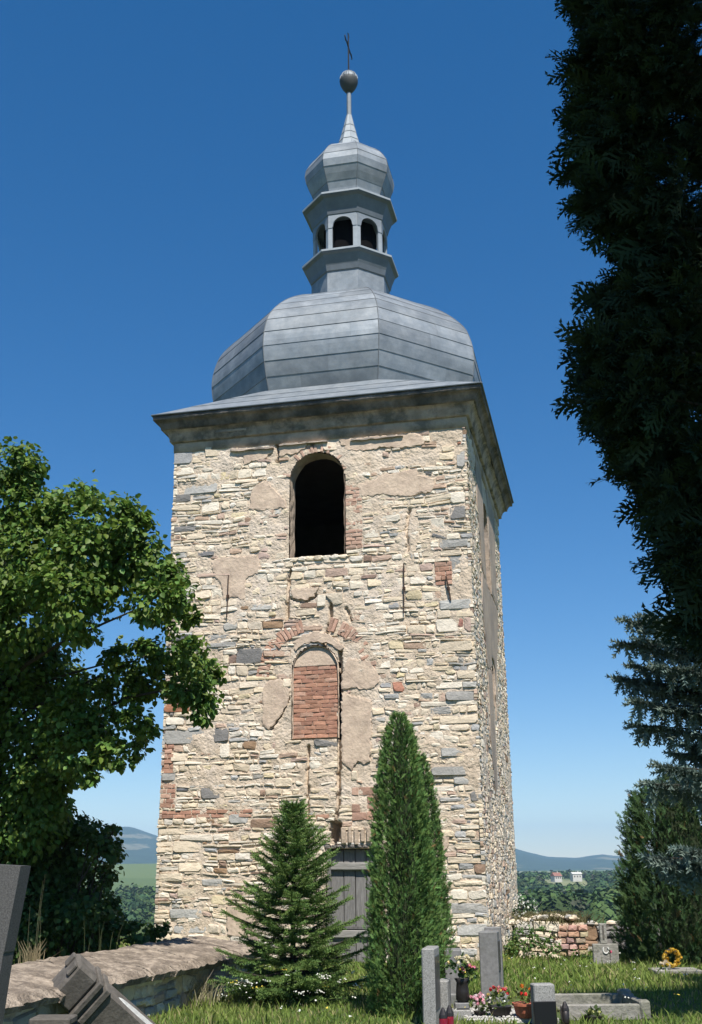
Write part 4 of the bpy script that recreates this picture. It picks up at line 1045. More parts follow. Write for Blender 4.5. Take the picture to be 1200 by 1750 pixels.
for i_, (c, r) in enumerate(lob):
    c = c-CT; vis = i_ < NF
    n = min(int(13000*r*r)+26, 340) if vis else 130
    d = unit(rgn.normal(size=(n, 3))); P0 = c+d*r*rgn.uniform(.2, 1.0, (n, 1))**.6
    out_ = unit(c-np.array([0, 0, c[2]+.25])+1e-6)
    G = PP[vis]
    G[0].append(P0); G[1].append(d*.6+out_*.7+np.array([-.15, 0, -.28])+rgn.normal(size=(n, 3))*.32); G[2].append(np.array([0, 0, .6])+rgn.normal(size=(n, 3))*.7); G[3].append((.095 if vis else (.38 if c[2] > 6 else .16))*rgn.uniform(.5, 1.6, n)*(np.where(rgn.random(n) < .10, 1.8, 1.0) if vis else 1.0))
    if not vis or i_ % 8 == 0: limb(wood, (0, 0, max(.8, min(11.5, c[2]-.3))), c, .022, .005, rg, .08, 5)
for vis, G in PP.items():
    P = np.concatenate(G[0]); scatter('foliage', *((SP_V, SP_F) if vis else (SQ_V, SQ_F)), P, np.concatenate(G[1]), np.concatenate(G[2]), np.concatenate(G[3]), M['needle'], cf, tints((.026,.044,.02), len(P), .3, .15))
tube(wood, [(0, 0, -.2), (.05, 0, 4), (-.1, -.1, 8), (-.5, -.3, 12.2)], [.22, .17, .12, .05], 9); wood.build('trunk', M['bark'], cf)

# ---- wood in the valley: reads as one mass
def far_trees():
    rgn = np.random.default_rng(31); pos = []
    for (p0, p1, d0, d1, n) in ((760,1260,125,200,90),(760,1260,200,420,360),(800,1200,420,860,850),(800,1200,860,1250,400),(60,330,170,280,60),(60,330,280,700,560)):
        for k in range(n):
            px = rgn.uniform(p0, p1); D = sqrt(rgn.uniform(d0**2, d1**2)); r = ray(px, 1480); az = r[0]/r[1]; x = az*D
            if 925 < px < 1004 and 720 < D < 960: continue
            if 935 < px < 1000 and D < 190: continue
            if px < 300 and D > 690: continue
            pos.append((x, D, D))
    Vs, Ts = [], []
    for (x, y, D) in pos:
        hgt = rgn.uniform(9, 15) if 260 < D < 440 and x > 0 else rgn.uniform(5, 8); rad = hgt*rgn.uniform(.34, .5); nq = int(np.clip(80000/D, 45, 600) if D < 420 else 44)
        z0 = float(ground_z(x, y)); d = unit(rgn.normal(size=(nq, 3))); d[:, 2] = np.abs(d[:, 2])*1.0-.25*(rgn.random(nq) < .4)
        lobe = 1+.22*np.sin(d[:, 0]*5+x)*np.sin(d[:, 1]*4+y)+.12*np.sin(d[:, 2]*9+x)
        c = np.array([x, y, z0+hgt*.42])+d*np.array([rad, rad, hgt*.56])*(lobe*rgn.uniform(.8, 1.02, nq))[:, None]
        s = rad*2.0/np.sqrt(nq)*rgn.uniform(.7, 1.3, nq); u_ = unit(np.cross(d, rgn.normal(size=(nq, 3)))); v_ = np.cross(unit(d+rgn.normal(size=(nq, 3))*.4), u_)
        q = np.stack([c-u_*s[:, None]-v_*s[:, None]*.6, c+u_*s[:, None]-v_*s[:, None]*.7, c+u_*s[:, None]*.8+v_*s[:, None], c-u_*s[:, None]*.9+v_*s[:, None]*.8], 1)
        base = np.array([(.045,.085,.025), (.06,.10,.03), (.035,.07,.028), (.075,.105,.035), (.07,.08,.05)][rgn.choice(5, p=[.3,.27,.27,.12,.04])])
        Vs.append(q.reshape(-1, 3)); Ts.append(np.repeat(base*rgn.uniform(.55, 1.5)*rgn.uniform(.75, 1.25, (nq, 1)), 4, axis=0))
    V = np.concatenate(Vs); F = np.arange(len(V)).reshape(-1, 4)
    o = arr_mesh('valley_wood', V, F, M['needle'], None, np.concatenate(Ts)); o['kind'] = 'stuff'
far_trees()

# ================================================================== GRASS AND WILD FLOWERS
KEEP_OUT = []   # (x, y, radius) where nothing grows
def grass():
    rgn = np.random.default_rng(77); n = 150000
    D = np.sqrt(rgn.uniform(9.5**2, 28**2, n)); px = rgn.uniform(-120, 1330, n)
    k = rgn.random(n) < np.clip(1.3-D/40, .4, 1); D, px = D[k], px[k]
    az = (px-600)/FPX/.951; x = az*D; y = D
    # tower footprint
    q = np.stack([x, y], 1)-TL; u_ = q@FX; v_ = q@FY
    ok = ~((u_ > -.02) & (u_ < TW+.02) & (v_ > -.02) & (v_ < TD))
    # low wall footprint
    ok &= ~((x-WALL_N[0]*0 < -1.0) & (np.abs((x-WA[0])*WALL_N[0]+(y-WA[1])*WALL_N[1]+.42) < .5) & (y < WB[1]))
    for (kx, ky, kr) in KEEP_OUT: ok &= np.hypot(x-kx, y-ky) > kr
    x, y = x[ok], y[ok]; n = len(x)
    patch = np.sin(x*1.7+1)*np.cos(y*1.1)+.5*np.sin(x*4.1+y*3.3)
    h_ = (.055+.045*rgn.random(n)+.025*patch.clip(-1, 1))*np.where(y > 15.5, 1.25, 1.0)*np.where(rgn.random(n) < .05, 1.8, 1)
    h_ = np.maximum(.04, h_); a = rgn.uniform(0, 2*pi, n); w_ = rgn.uniform(.005, .011, n)*np.where(y > 16, 1.6, 1.0)
    ln = rgn.normal(size=(n, 2))*.38
    z0 = ground_z(x, y)-.015
    V = np.empty((n, 5, 3)); ca, sa = np.cos(a)*w_, np.sin(a)*w_
    V[:, 0] = np.stack([x-ca, y-sa, z0], 1); V[:, 1] = np.stack([x+ca, y+sa, z0], 1)
    mx, my = x+ln[:, 0]*h_*.4, y+ln[:, 1]*h_*.4
    V[:, 2] = np.stack([mx+ca*.8, my+sa*.8, z0+h_*.6], 1); V[:, 3] = np.stack([mx-ca*.8, my-sa*.8, z0+h_*.6], 1)
    V[:, 4] = np.stack([x+ln[:, 0]*h_*1.1, y+ln[:, 1]*h_*1.1, z0+h_], 1)
    # two faces as triangles keep the face size constant
    T = np.array([(0, 1, 2), (0, 2, 3), (3, 2, 4)]); F = (T[None]+(np.arange(n)*5)[:, None, None]).reshape(-1, 3)
    base = np.where((rgn.random(n) < .14)[:, None], np.array([.34,.31,.14]), np.array([.18,.25,.055])+np.array([.03,.02,.01])*patch[:, None].clip(-1, 1))
    t = np.clip(base*rgn.uniform(.7, 1.35, (n, 1)), .005, 1)
    o = arr_mesh('grass', V.reshape(-1, 3), F, M['grass'], None, np.repeat(t, 5, axis=0)); o['kind'] = 'stuff'
    # flowers: loose white heads on stalks
    n = 170; D = np.sqrt(rgn.uniform(12.2**2, 19.5**2, n)); px = rgn.uniform(420, 1230, n); x = (px-600)/FPX/.951*D; y = D
    n2 = 34; p2 = rgn.uniform(400, 640, n2); d2 = rgn.normal(14.15, .35, n2); x = np.concatenate([x, (p2-600)/FPX/.951*d2]); y = np.concatenate([y, d2])
    ok = np.ones(len(x), bool)
    for (kx, ky, kr) in KEEP_OUT: ok &= np.hypot(x-kx, y-ky) > kr
    x, y = x[ok], y[ok]; n = len(x); near = np.arange(n) >= (n-32)
    zz = np.where(near, rgn.uniform(.16, .42, n), rgn.uniform(.10, .28, n)); P, A, N_, S, T_ = [], [], [], [], []
    stalk = MB()
    for k in range(n):
        m_ = rgn.integers(5, 12) if near[k] else rgn.integers(1, 4); sp = .035 if near[k] else .012
        col = (.7,.7,.62) if rgn.random() < .85 else (.7,.55,.08)
        for q in range(m_):
            P.append((x[k]+rgn.normal()*sp, y[k]+rgn.normal()*sp, zz[k]+rgn.normal()*sp*.35)); A.append(rgn.normal(size=3)); N_.append((rgn.normal()*.3, -.4, 1.)); S.append(rgn.uniform(.006, .011)); T_.append(col)
        stalk.add([(x[k]-.002, y[k], 0), (x[k]+.002, y[k], 0), (x[k], y[k], zz[k])], [(0, 1, 2)])
    QV = np.array([(-1,-.8,0),(1,-.7,.1),(.8,1,0),(-.9,.8,.15)]); QF = np.array([(0,1,2,3)])
    o = scatter('wildflowers', QV, QF, np.array(P), np.array(A), np.array(N_), np.array(S), M['petal'], None, np.array(T_)); o['kind'] = 'stuff'

# ================================================================== LOW WALL ON THE LEFT
WA = np.array([-3.13, 10.96]); WB = np.array([-1.45, 16.85]); wdir = (WB-WA)/np.linalg.norm(WB-WA); WALL_N = np.array([wdir[1], -wdir[0]])
WA = WA-wdir*3.2; WL = float(np.linalg.norm(WB-WA))
lw = thing('stone_wall', 'low ruined stone wall with a broad gravelly capping at lower left', 'wall', (WA[0], WA[1], 0), atan2(wdir[1], wdir[0]))
# local frame: x along the wall away from the camera, -y towards the graveyard
wf = lambda s, t, d: (s, -d, t)
nS, nT = int(WL/.06), 12; V = []
for b_ in range(nT+1):
    for a in range(nS+1):
        s = WL*a/nS; t = -.1+.62*b_/nT; p = Vector((s*4, t*4, 2)); V.append(wf(s, t, noise.noise(p)*.03+noise.noise(p*3)*.02))
i, j = np.meshgrid(np.arange(nT), np.arange(nS), indexing='ij')
F = np.stack([i*(nS+1)+j, i*(nS+1)+j+1, (i+1)*(nS+1)+j+1, (i+1)*(nS+1)+j], -1).reshape(-1, 4)
arr_mesh('wall_core', np.array(V), F, M['mortar'], lw)
one('wall_fill', M['mortar'], lw, (WL/2, .43, .2), (WL-.02, .8, .6))
rw = random.Random(15); it = []
for blk in bands([(0, -.05, WL, .5)], rw):
    for r in subdivide(blk, rw, 1.15):
        it.append((stone_poly(r, rw, .009, .3, 5), pick(rw, [(CREAM,.3),(LGREY,.3),(GREY,.25),(PINK,.1),(PALE,.15)]), area(r)*(2 if r[0] > 2.5 else .5)))
emit_stones(it, lw, wf, 'stone', 'rubble_stones', 120, rw, M['stone'], proud=(.01, .06), rough=.012, inset=.025)
s = 0.0
while s < WL-.05:      # cap slabs, tilting up to the back
    L_ = min(WL-s, rw.uniform(.35, .85)); ns_, nt_ = max(2, int(L_/.07)), 12; V = []; e = rw.uniform(-.03, .03); dz = rw.uniform(-.012, .012)
    for b_ in range(nt_+1):
        f = b_/nt_
        for a in range(ns_+1):
            ss = s+.006+(L_-.012)*a/ns_; p = Vector((ss*5, f*5, 8.8))
            yy = -.21+e+(1.09-e)*f+(noise.noise(Vector((ss*6, 1, 3)))*.05 if f < .08 else 0)
            V.append((ss, yy, .50+.155*f+.02*sin(pi*f)+dz+noise.noise(p)*.022+noise.noise(p*3.7)*.016+noise.noise(p*9)*.008-(.045 if b_ == 0 else 0)))
    top = len(V)
    for b_ in (0, nt_):
        for a in range(ns_+1):
            q = V[b_*(ns_+1)+a]; V.append((q[0], q[1]+(.03 if b_ == 0 else -.02), .39 if b_ == 0 else .5))
    F = [(b_*(ns_+1)+a, b_*(ns_+1)+a+1, (b_+1)*(ns_+1)+a+1, (b_+1)*(ns_+1)+a) for b_ in range(nt_) for a in range(ns_)]
    F += [(top+a, top+a+1, a+1, a) for a in range(ns_)]
    F += [(top+ns_+1+a+1, top+ns_+1+a, nt_*(ns_+1)+a, nt_*(ns_+1)+a+1) for a in range(ns_)]
    F += [(top+a+1, top+a, top+ns_+1+a, top+ns_+1+a+1) for a in range(ns_)]
    for a_ in (0, ns_):    # ends
        F.append(tuple([b_*(ns_+1)+a_ for b_ in range(nt_+1)]+[top+ns_+1+a_, top+a_])[::1 if a_ else -1])
    mb = MB(); mb.add(V, F); mb.build('cap_slab', M['capstone'], lw); s += L_
# dry grass on the wall top and at its foot
def tuft(name, label, x, y, z, n, hgt, col, spread, lean=.3, wd=.004, seed=0, cat='grass tuft', heads=False):
    rgn = np.random.default_rng(seed); px = rgn.normal(size=n)*spread; py = rgn.normal(size=n)*spread; h_ = hgt*rgn.uniform(.5, 1.1, n); ln = rgn.normal(size=(n, 2))*lean; V = np.empty((n, 6, 3))
    for k, (f, w_) in enumerate(((0, 1), (.55, .8), (1, .25))):
        cx = px+ln[:, 0]*h_*f*f; cy = py+ln[:, 1]*h_*f*f
        V[:, 2*k] = np.stack([cx-wd*w_, cy, h_*f], 1); V[:, 2*k+1] = np.stack([cx+wd*w_, cy, h_*f], 1)
    T = np.array([(0, 1, 3, 2), (2, 3, 5, 4)])
    F = (T[None]+(np.arange(n)*6)[:, None, None]).reshape(-1, 4)
    t = np.repeat(np.array(col)*rgn.uniform(.7, 1.25, (n, 1)), 6, axis=0)
    o = arr_mesh(name, V.reshape(-1, 3), F, M['grass'], None, t); o.location = (float(x), float(y), float(z)); return tag(o, label, cat)
q = gp(55, 1650, .6); tuft('dry_grass', 'dry grass tuft with tall seed stalks growing on the wall top by the granite stone', q[0], q[1], .56, 70, .28, (.32,.26,.15), .06, .35, seed=1)
q = gp(62, 1640, .62); tuft('tall_grass', 'a few very tall thin grass stalks on the wall top', q[0], q[1], .56, 4, 1.1, (.18,.18,.10), .05, .10, .0022, seed=2)
q = gp(175, 1625, .64); tuft('tall_grass', 'thin grass stalks on the wall top in front of the dark thicket', q[0], q[1], .58, 7, .45, (.12,.14,.06), .08, .14, .0022, seed=3)
q = gp(285, 1712); tuft('dry_grass', 'pale dry grass heap at the foot of the low wall', q[0], q[1], 0, 420, .36, (.40,.34,.25), .17, .45, .006, seed=4)
q = gp(330, 1725); tuft('dry_grass', 'smaller dry grass clump between the wall foot and the green grass', q[0]-.1, q[1]+.6, 0, 200, .3, (.36,.33,.2), .16, .45, .006, seed=5)

# ================================================================== GRAVES
def at(px, D): return float(dp(px, 1600, D)[0])
def zat(px, py, D): return float(dp(px, py, D)[2])
# granite headstone seen edge-on, dark panel on the face turned right
D_ = 12.35; zt_ = zat(735, 1621, D_)
t1 = thing('headstone', 'speckled granite headstone with dark inscription panel, nearest beside the thuja', 'headstone', (at(737, D_), D_+.2, 0), radians(-11), 'headstones')
one('slab', M['granite'], t1, (0, 0, zt_/2-.03), (.135, .46, zt_+.06), None, .012)
one('inscription_panel', M['panel'], t1, (.068, -.02, zt_-.34), (.012, .36, .52), None, .003); KEEP_OUT.append((at(735, D_), D_+.1, .25))
t2 = thing('headstone', 'small low granite stone half hidden behind the panelled granite headstone', 'headstone', (at(757, 12.9), 12.95, 0), radians(-11), 'headstones')
zz = zat(757, 1675, 12.9); one('slab', M['granite'], t2, (0, 0, zz/2-.03), (.11, .3, zz+.06), None, .012); KEEP_OUT.append((at(757, 12.9), 12.95, .2))
D_ = 14.0; zz = zat(774, 1622, D_)
t3 = thing('headstone', 'plain grey stone slab behind the bouquet in the dark vase', 'headstone', (at(773, D_), D_, 0), radians(-6), 'headstones')
one('slab', M['greystone'], t3, (0, 0, zz/2-.03), (.19, .34, zz+.06), None, .01); one('plinth', M['greystone'], t3, (0, 0, .08), (.28, .44, .2), None, .012); KEEP_OUT.append((at(773, D_), D_, .25))
D_ = 14.35; zz = zat(828, 1592, D_); zb = zat(828, 1703, D_)
t4 = thing('headstone', 'tallest grey headstone, a stepped slab on a base, in front of the tower corner', 'headstone', (at(838, D_), D_+.1, 0), radians(-13), 'headstones')
one('slab', M['greystone'], t4, (0, -.02, (zz+zb)/2), (.225, .30, zz-zb), None, .01)
one('slab', M['greystone'], t4, (.03, .16, (zz+.03+zb)/2), (.20, .12, zz+.05-zb), None, .01)
one('inscription_panel', M['panel'], t4, (.114, -.02, zb+(zz-zb)*.62), (.012, .2, .34), None, .003)
one('base', M['greystone'], t4, (.02, .03, zb/2-.03), (.33, .54, zb+.06), None, .014); KEEP_OUT.append((at(838, D_), D_, .35))
# low granite stone with a polished black front
D_ = 12.3; zz = zat(925, 1683, D_); zm = zat(925, 1712, D_)
t5 = thing('grave_marker', 'low granite block with polished black front plate', 'headstone', (at(925, D_), D_+.12, 0), radians(4), 'headstones')
one('block', M['granite'], t5, (0, 0, zz/2-.03), (.225, .17, zz+.06), None, .012); one('black_plate', M['black'], t5, (-.008, -.098, zm/2-.02), (.235, .03, zm+.04), None, .004); KEEP_OUT.append((at(925, D_), D_+.1, .3))
# kerbed grave of old concrete
kx0, kx1, ky0, ky1 = at(950, 12.9), at(1080, 13.2), 12.95, 13.75
kg = thing('grave_kerb', 'old concrete grave surround with corner post at right', 'grave', ((kx0+kx1)/2, (ky0+ky1)/2, 0), radians(1.5))
hw, hd = (kx1-kx0)/2, (ky1-ky0)/2
one('kerb', M['concrete'], kg, (0, -hd, .07), (2*hw, .09, .16), None, .01); one('kerb', M['concrete'], kg, (-.05, hd, .09), (2*hw+.3, .09, .17), None, .01)
one('kerb', M['concrete'], kg, (hw, 0, .09), (.09, 2*hd-.1, .17), None, .01)
one('corner_post', M['concrete'], kg, (hw, hd, .11), (.14, .14, .22), None, .02); one('corner_post', M['concrete'], kg, (hw, -hd, .09), (.12, .12, .2), None, .02)
# white gravel bed with its edging: ground of the front graves
gb = thing('gravel_bed', 'white gravel grave bed along the bottom edge between the pots', 'grave bed', (at(860, 13.1), 13.15, 0))
one('edging', M['concrete'], gb, (0, .42, .03), (1.05, .07, .10), None, .01)
one('bed', M['gravel'], gb, (0, -.05, .02), (1.0, .82, .06), None, .01)
mb = MB(); rg = random.Random(44)
for k in range(900):
    r_ = rg.uniform(.008, .018); x, y = rg.uniform(-.48, .48), rg.uniform(-.44, .34)
    lathe(mb, [(r_*.6, 0), (r_, r_*.5), (r_*.5, r_*1.1)], 5, (x, y, .05))
o = mb.build('pebbles', M['gravel'], gb); o['kind'] = 'stuff'
KEEP_OUT += [(at(860, 13.1)+dx, 13.1, .42) for dx in (-.35, 0, .35)]
# ---- flowers
QV = np.array([(-.6,-.5,0),(.9,-.55,.15),(.8,.6,.1),(-.5,.5,-.05)]); QF = np.array([(0,1,2,3)])
def bunch(root, c, r, cols, nh, leafcol=(.05,.10,.03), nl=60, head=.022, flat=.8, seed=0, mname='flower_head', leaves=True):
    rgn = np.random.default_rng(seed); c = np.asarray(c, float)
    if leaves:
        d = unit(rgn.normal(size=(nl, 3))); P = c+d*np.array([r, r, r*flat])*rgn.uniform(.2, 1.0, (nl, 1))-np.array([0, 0, r*.25])
        scatter('leaves', LEAF_V, LEAF_F, P, d+np.array([0, 0, .3]), rgn.normal(size=(nl, 3))+np.array([0, 0, .8]), rgn.uniform(.03, .055, nl), M['leaf'], root, tints(leafcol, nl))
    for k in range(nh):
        d = unit(rgn.normal(size=3)); d[2] = abs(d[2])*.9; d[1] = -abs(d[1]) if rgn.random() < .75 else d[1]
        p = c+d*np.array([r, r, r*flat])*rgn.uniform(.7, 1.08); n = 14; q = unit(rgn.normal(size=(n, 3)))
        col = np.array(cols[rgn.integers(len(cols))])*rgn.uniform(.8, 1.15)
        scatter(mname, QV, QF, p+q*head*.55, unit(np.cross(q, rgn.normal(size=(n, 3)))), q+rgn.normal(size=(n, 3))*.3, np.full(n, head*rgn.uniform(.6, .9)), M['petal'], root, np.clip(np.tile(col, (n, 1))*rgn.uniform(.8, 1.15, (n, 1)), 0, 1))
# bouquet in the dark vase on a stone block
D_ = 12.95; bx = at(787, D_); zb = zat(787, 1713, D_)
pd = thing('vase_pedestal', 'two stacked grey stone blocks under the flower vase', 'pedestal', (bx-.02, D_, 0))
one('block', M['granite'], pd, (0, 0, zb*.33-.02), (.20, .2, zb*.66+.03), None, .01); one('block', M['greystone'], pd, (.01, .01, zb*.83), (.16, .16, zb*.34), None, .01); KEEP_OUT.append((bx, D_, .2))
vs_ = thing('flower_vase', 'dark vase holding a bouquet of yellow, cream and pink flowers', 'vase', (bx, D_, zb))
mb = MB(); lathe(mb, [(.05,0),(.075,.03),(.07,.12),(.062,.2),(.085,.24),(.075,.24)], 14); mb.build('vase', M['darkmetal'], vs_, smooth=True)
bunch(vs_, (-.02, -.01, .40), .13, [(.75,.62,.32),(.8,.72,.5)], 13, seed=51); bunch(vs_, (.06, -.02, .31), .11, [(.72,.55,.06),(.65,.22,.30),(.5,.12,.2)], 12, seed=52)
def potted(name, label, px, D, pot, potm, cols, seed, r=.13, zc=.24, nh=9, z0=.05):
    o = thing(name, label, 'potted plant', (at(px, D), D, z0)); mb = MB(); lathe(mb, pot, 16); mb.build('pot', potm, o, smooth=False)
    mb = MB(); lathe(mb, [(pot[-1][0]*.93, pot[-1][1]-.02), (pot[-1][0]*.93, pot[-1][1]-.015)], 12); mb.build('soil', M['bark'], o)
    bunch(o, (0, 0, zc), r, cols, nh, nl=75, leafcol=(.10,.14,.04), seed=seed); return o
BOWL = [(.06,0),(.10,.02),(.125,.09),(.13,.105),(.12,.105)]; POT = [(.095,0),(.12,.05),(.135,.115),(.15,.12),(.15,.145),(.135,.145)]
potted('flower_bowl', 'dark bowl with red and pink flowers on the white gravel', 849, 12.85, BOWL, M['darkmetal'], [(.65,.06,.06),(.7,.3,.28),(.6,.45,.15)], 61, .15, .2, 12)
potted('flower_pot', 'terracotta pot with red and orange flowers beside the black plate', 893, 12.75, POT, M['terracotta'], [(.7,.05,.04),(.75,.22,.03)], 62, .12, .23, 6)
pk = potted('flower_bowl', 'low bunch of pale pink flowers at the foot of the tall headstone', 815, 12.9, [(.05,0),(.07,.05),(.06,.05)], M['darkmetal'], [(.75,.35,.42),(.75,.5,.55),(.7,.62,.6)], 63, .125, .13, 22)
def lantern_light(label, px, D, glass, h_=.17, z0=0.0):
    o = thing('grave_lantern', label, 'grave lantern', (at(px, D), D, z0), 0, 'grave lanterns'); mb = MB(); lathe(mb, [(.035,0),(.04,.02),(.042,h_*.6),(.034,h_*.62)], 12); mb.build('glass', glass, o, smooth=True)
    mb = MB(); lathe(mb, [(.044,h_*.6),(.04,h_*.72),(.022,h_*.9),(.010,h_)], 12); mb.build('lid', M['darkmetal'], o); return o
lantern_light('red grave lantern in front of the granite headstone, the left of two', 753, 12.0, M['redglass'], .24, .0); lantern_light('red grave lantern touching its twin, the right of two', 764, 12.1, M['redglass'], .25, .0)
lantern_light('small dark grave lantern inside the concrete surround', 958, 12.6, M['darkmetal'], .22)
potted('planter', 'small dark planter with low green plants inside the concrete surround', 1003, 12.75, [(.09,0),(.11,.06),(.1,.06)], M['darkmetal'], [(.5,.5,.2)], 64, .09, .08, 3, 0)
# cross on a plate, in front of the ruined wall
D_ = 19.4; gx = at(1033, D_); zc1 = zat(1030, 1578, D_); zc0 = zat(1030, 1613, D_)
gc = thing('grave_cross', 'small grey stone cross on a broad plate with a white horseshoe mark', 'grave cross', (gx, D_, 0), radians(-3))
pw = 43/FPX*(D_*.93)
one('plate', M['concrete'], gc, (0, 0, zc0/2-.06), (pw, .09, zc0+.12), None, .01)
one('upright', M['concrete'], gc, (-.02, 0, (zc0+zc1)/2), (.115, .08, zc1-zc0-.004), None, .008)
one('groove', M['darkstone'], gc, (-.02, -.042, (zc0+zc1)/2+.02), (.03, .008, (zc1-zc0)*.7))
mb = MB(); tube(mb, [(.0+.045*cos(a), -.055, zc0-.09+.055*sin(a)) for a in [radians(-225+270*k/12) for k in range(13)]][::1], .009, 6); mb.build('horseshoe', M['enamel'], gc)
rose = thing('single_flower', 'single pink flower at the foot of the small cross', 'flower', (gx+.02, D_-.2, 0)); mb = MB(); tube(mb, [(0, 0, 0), (.01, 0, .22)], .006, 5); mb.build('stem', M['bark'], rose); bunch(rose, (.01, 0, .23), .02, [(.7,.15,.25)], 3, nl=6, seed=70)
# slab with yellow wreath
D_ = 17.6; sx = at(1148, D_)
sg = thing('grave_slab', 'pale concrete grave slab below the dark cypress', 'grave', (sx, D_, 0), radians(-1)); one('slab', M['concrete'], sg, (0, 0, .075), (.68, .5, .06), None, .012); one('base', M['concrete'], sg, (0, .02, 0), (.62, .46, .12), None, .012); KEEP_OUT.append((sx, D_, .3))
wr = thing('flower_wreath', 'yellow flower wreath standing on the pale slab', 'wreath', (at(1140, D_)-.02, D_-.05, .105)); rgn = np.random.default_rng(81)
for k in range(26):
    a = 2*pi*k/26; c = (.05+.10*cos(a), rgn.normal()*.012, .15+.11*sin(a)); bunch(wr, c, .03, [(.65,.42,.04),(.7,.5,.10),(.55,.32,.03)], 2, leaves=False, head=.03, seed=100+k)
bunch(wr, (-.08, -.03, .05), .09, [(.65,.45,.05),(.7,.6,.45)], 12, nl=20, head=.03, seed=140)
mb = MB(); tube(mb, [(.05+.10*cos(2*pi*k/18), 0, .15+.11*sin(2*pi*k/18)) for k in range(19)], .028, 6); mb.build('ring', M['bark'], wr)

# ---- near left: granite stele, toppled monument, small post
D_ = 8.6; sx = at(18, D_); zz = zat(44, 1480, D_)
g1 = thing('granite_stele', 'tall dark speckled granite gravestone cut by the left edge', 'headstone', (sx-.17, D_, 0), radians(-8), 'headstones')
mb = MB(); prof = [(.12,-.05),(.15,.5),(.20,1.0),(.235,zz)]
P = []
for (x, z) in ((.10,-.05),(.135,.55),(.175,1.02),(.18,1.03),(.255,zz),(-.26,zz+.03),(-.22,-.05)): P.append((x, z))
n = len(P); vs = [(x, -.09, z) for x, z in P]+[(x, .09, z) for x, z in P]
mb.add(vs, [tuple(range(n)), tuple(range(n, 2*n))[::-1]]+[(k, n+k, n+(k+1) % n, (k+1) % n) for k in range(n)]); 
me_o = mb.build('slab', M['dkgranite'], g1)
one('lower_panel', M['darkstone'], g1, (-.06, -.095, .5), (.30, .02, .95), None, .004)
# toppled monument leaning on the wall
tmn = thing('toppled_monument', 'toppled dark stone monument lying tilted against the low wall', 'monument', (-2.14, 11.35, 0))
rot = Matrix.Rotation(radians(43), 3, 'Y') @ Matrix.Rotation(radians(24), 3, 'Z')
ctr = Vector((-.42, .35, .36))
def mblk(name, m, c, s, bev=.012): return one(name, m, tmn, ctr+rot @ Vector(c), s, rot, bev)
mblk('shaft', M['darkstone'], (.55, 0, 0), (1.1, .36, .34)); mbp = MB(); nq = 20; ring_ = [(.5+.36*cos(2*pi*k/nq), .0+.075*sin(2*pi*k/nq)) for k in range(nq)]
mbp.add([ctr+rot @ Vector((x, -z-.03, .171)) for x, z in ring_]+[ctr+rot @ Vector((.5+(x-.5)*.93, -z*.9-.03, .180)) for x, z in ring_], [(k, (k+1) % nq, nq+(k+1) % nq, nq+k) for k in range(nq)]+[tuple(range(nq, 2*nq))])
mbp.build('oval_panel', M['palelich'], tmn)
mblk('moulding', M['darkstone'], (-.035, 0, 0), (.07, .42, .40)); mblk('moulding', M['darkstone'], (-.085, 0, 0), (.05, .36, .34))
mblk('moulding', M['darkstone'], (-.14, 0, 0), (.06, .44, .42)); mblk('head', M['darkstone'], (-.30, 0, 0), (.26, .36, .40), .03)
for dy in (-.12, .12):
    mblk('dentil', M['darkstone'], (-.44, dy, .11), (.04, .10, .13))
sp_ = thing('stone_post', 'top of a small flat-capped stone post at the bottom edge by the toppled monument', 'stone post', (at(115, 10.9), 10.6, 0))
zz = zat(115, 1737, 10.6); one('cap', M['darkstone'], sp_, (0, 0, zz-.03), (.36, .3, .06), None, .012); one('shaft', M['darkstone'], sp_, (0, 0, zz/2-.05), (.28, .24, zz-.0), None, .01)

# ================================================================== RUINED WALL BEHIND, RIGHT
RW0 = np.array([2.95, 21.2]); rwz = .72
rwall = thing('ruined_wall', 'crumbling rubble and brick wall end right of the tower', 'wall', (RW0[0], RW0[1], 0), radians(-9))
rf = lambda s, t, d: (s, -d, t)
one('wall_fill', M['mortar'], rwall, (.6, .3, .22), (1.2, .56, .74)); it = []
for blk in bands([(0, -.05, .78, .62)], rw):
    for r in subdivide(blk, rw, 1.0): it.append((stone_poly(r, rw, .008, .3, 9), pick(rw, [(CREAM,.4),(PALE,.3),(YEL,.1),(LGREY,.2)]), area(r)))
emit_stones(it, rwall, rf, 'stone', 'rubble_stones', 80, rw, M['stone'], proud=(.02, .08), rough=.012, inset=.02)
for k in range(5):
    zb_ = .04+k*.105; off = (k % 2)*.1; x = .62+rw.uniform(0, .12)
    while x < 1.2:
        L_ = rw.uniform(.14, .25); po = stone_poly((x, zb_, min(1.26, x+L_), zb_+.10), rw, .008, .2, dowarp=False); vs, fs = stone_geo(po, rf, rw, proud=(.04, .09), inset=.014, back=-.2, rough=.008)
        mb = MB(); mb.add(vs, fs, tuple(c*rw.uniform(.85, 1.15) for c in (.42,.29,.22))); mb.build('brick', M['brick'], rwall, tint=True); x += L_
for k in range(60):   # loose stones on its top
    x, y = rw.uniform(-.1, 1.2), rw.uniform(0, .5); r_ = rw.uniform(.04, .10); mb = MB(); top = .58+.09*sin(x*2.2)
    lathe(mb, [(r_*.5, -.02), (r_, .2*r_), (r_*.9, .55*r_), (r_*.3, .8*r_)], 6, (x, y, top), rw.uniform(0, 1)); mb.v = [(q[0]+rw.uniform(-.012, .012), q[1]+rw.uniform(-.012, .012), q[2]) for q in mb.v]
    mb.t = [pick(rw, [(CREAM,.4),(PALE,.3),(GREY,.2)])]*len(mb.v); mb.build('stone', M['stone'], rwall, tint=True)
rw2 = thing('back_wall', 'dark stone wall behind the small grey cross', 'wall', (4.1, 22.0, 0), radians(-4)); one('wall_fill', M['darkstone'], rw2, (.9, .25, .2), (2.2, .46, .62)); it = []
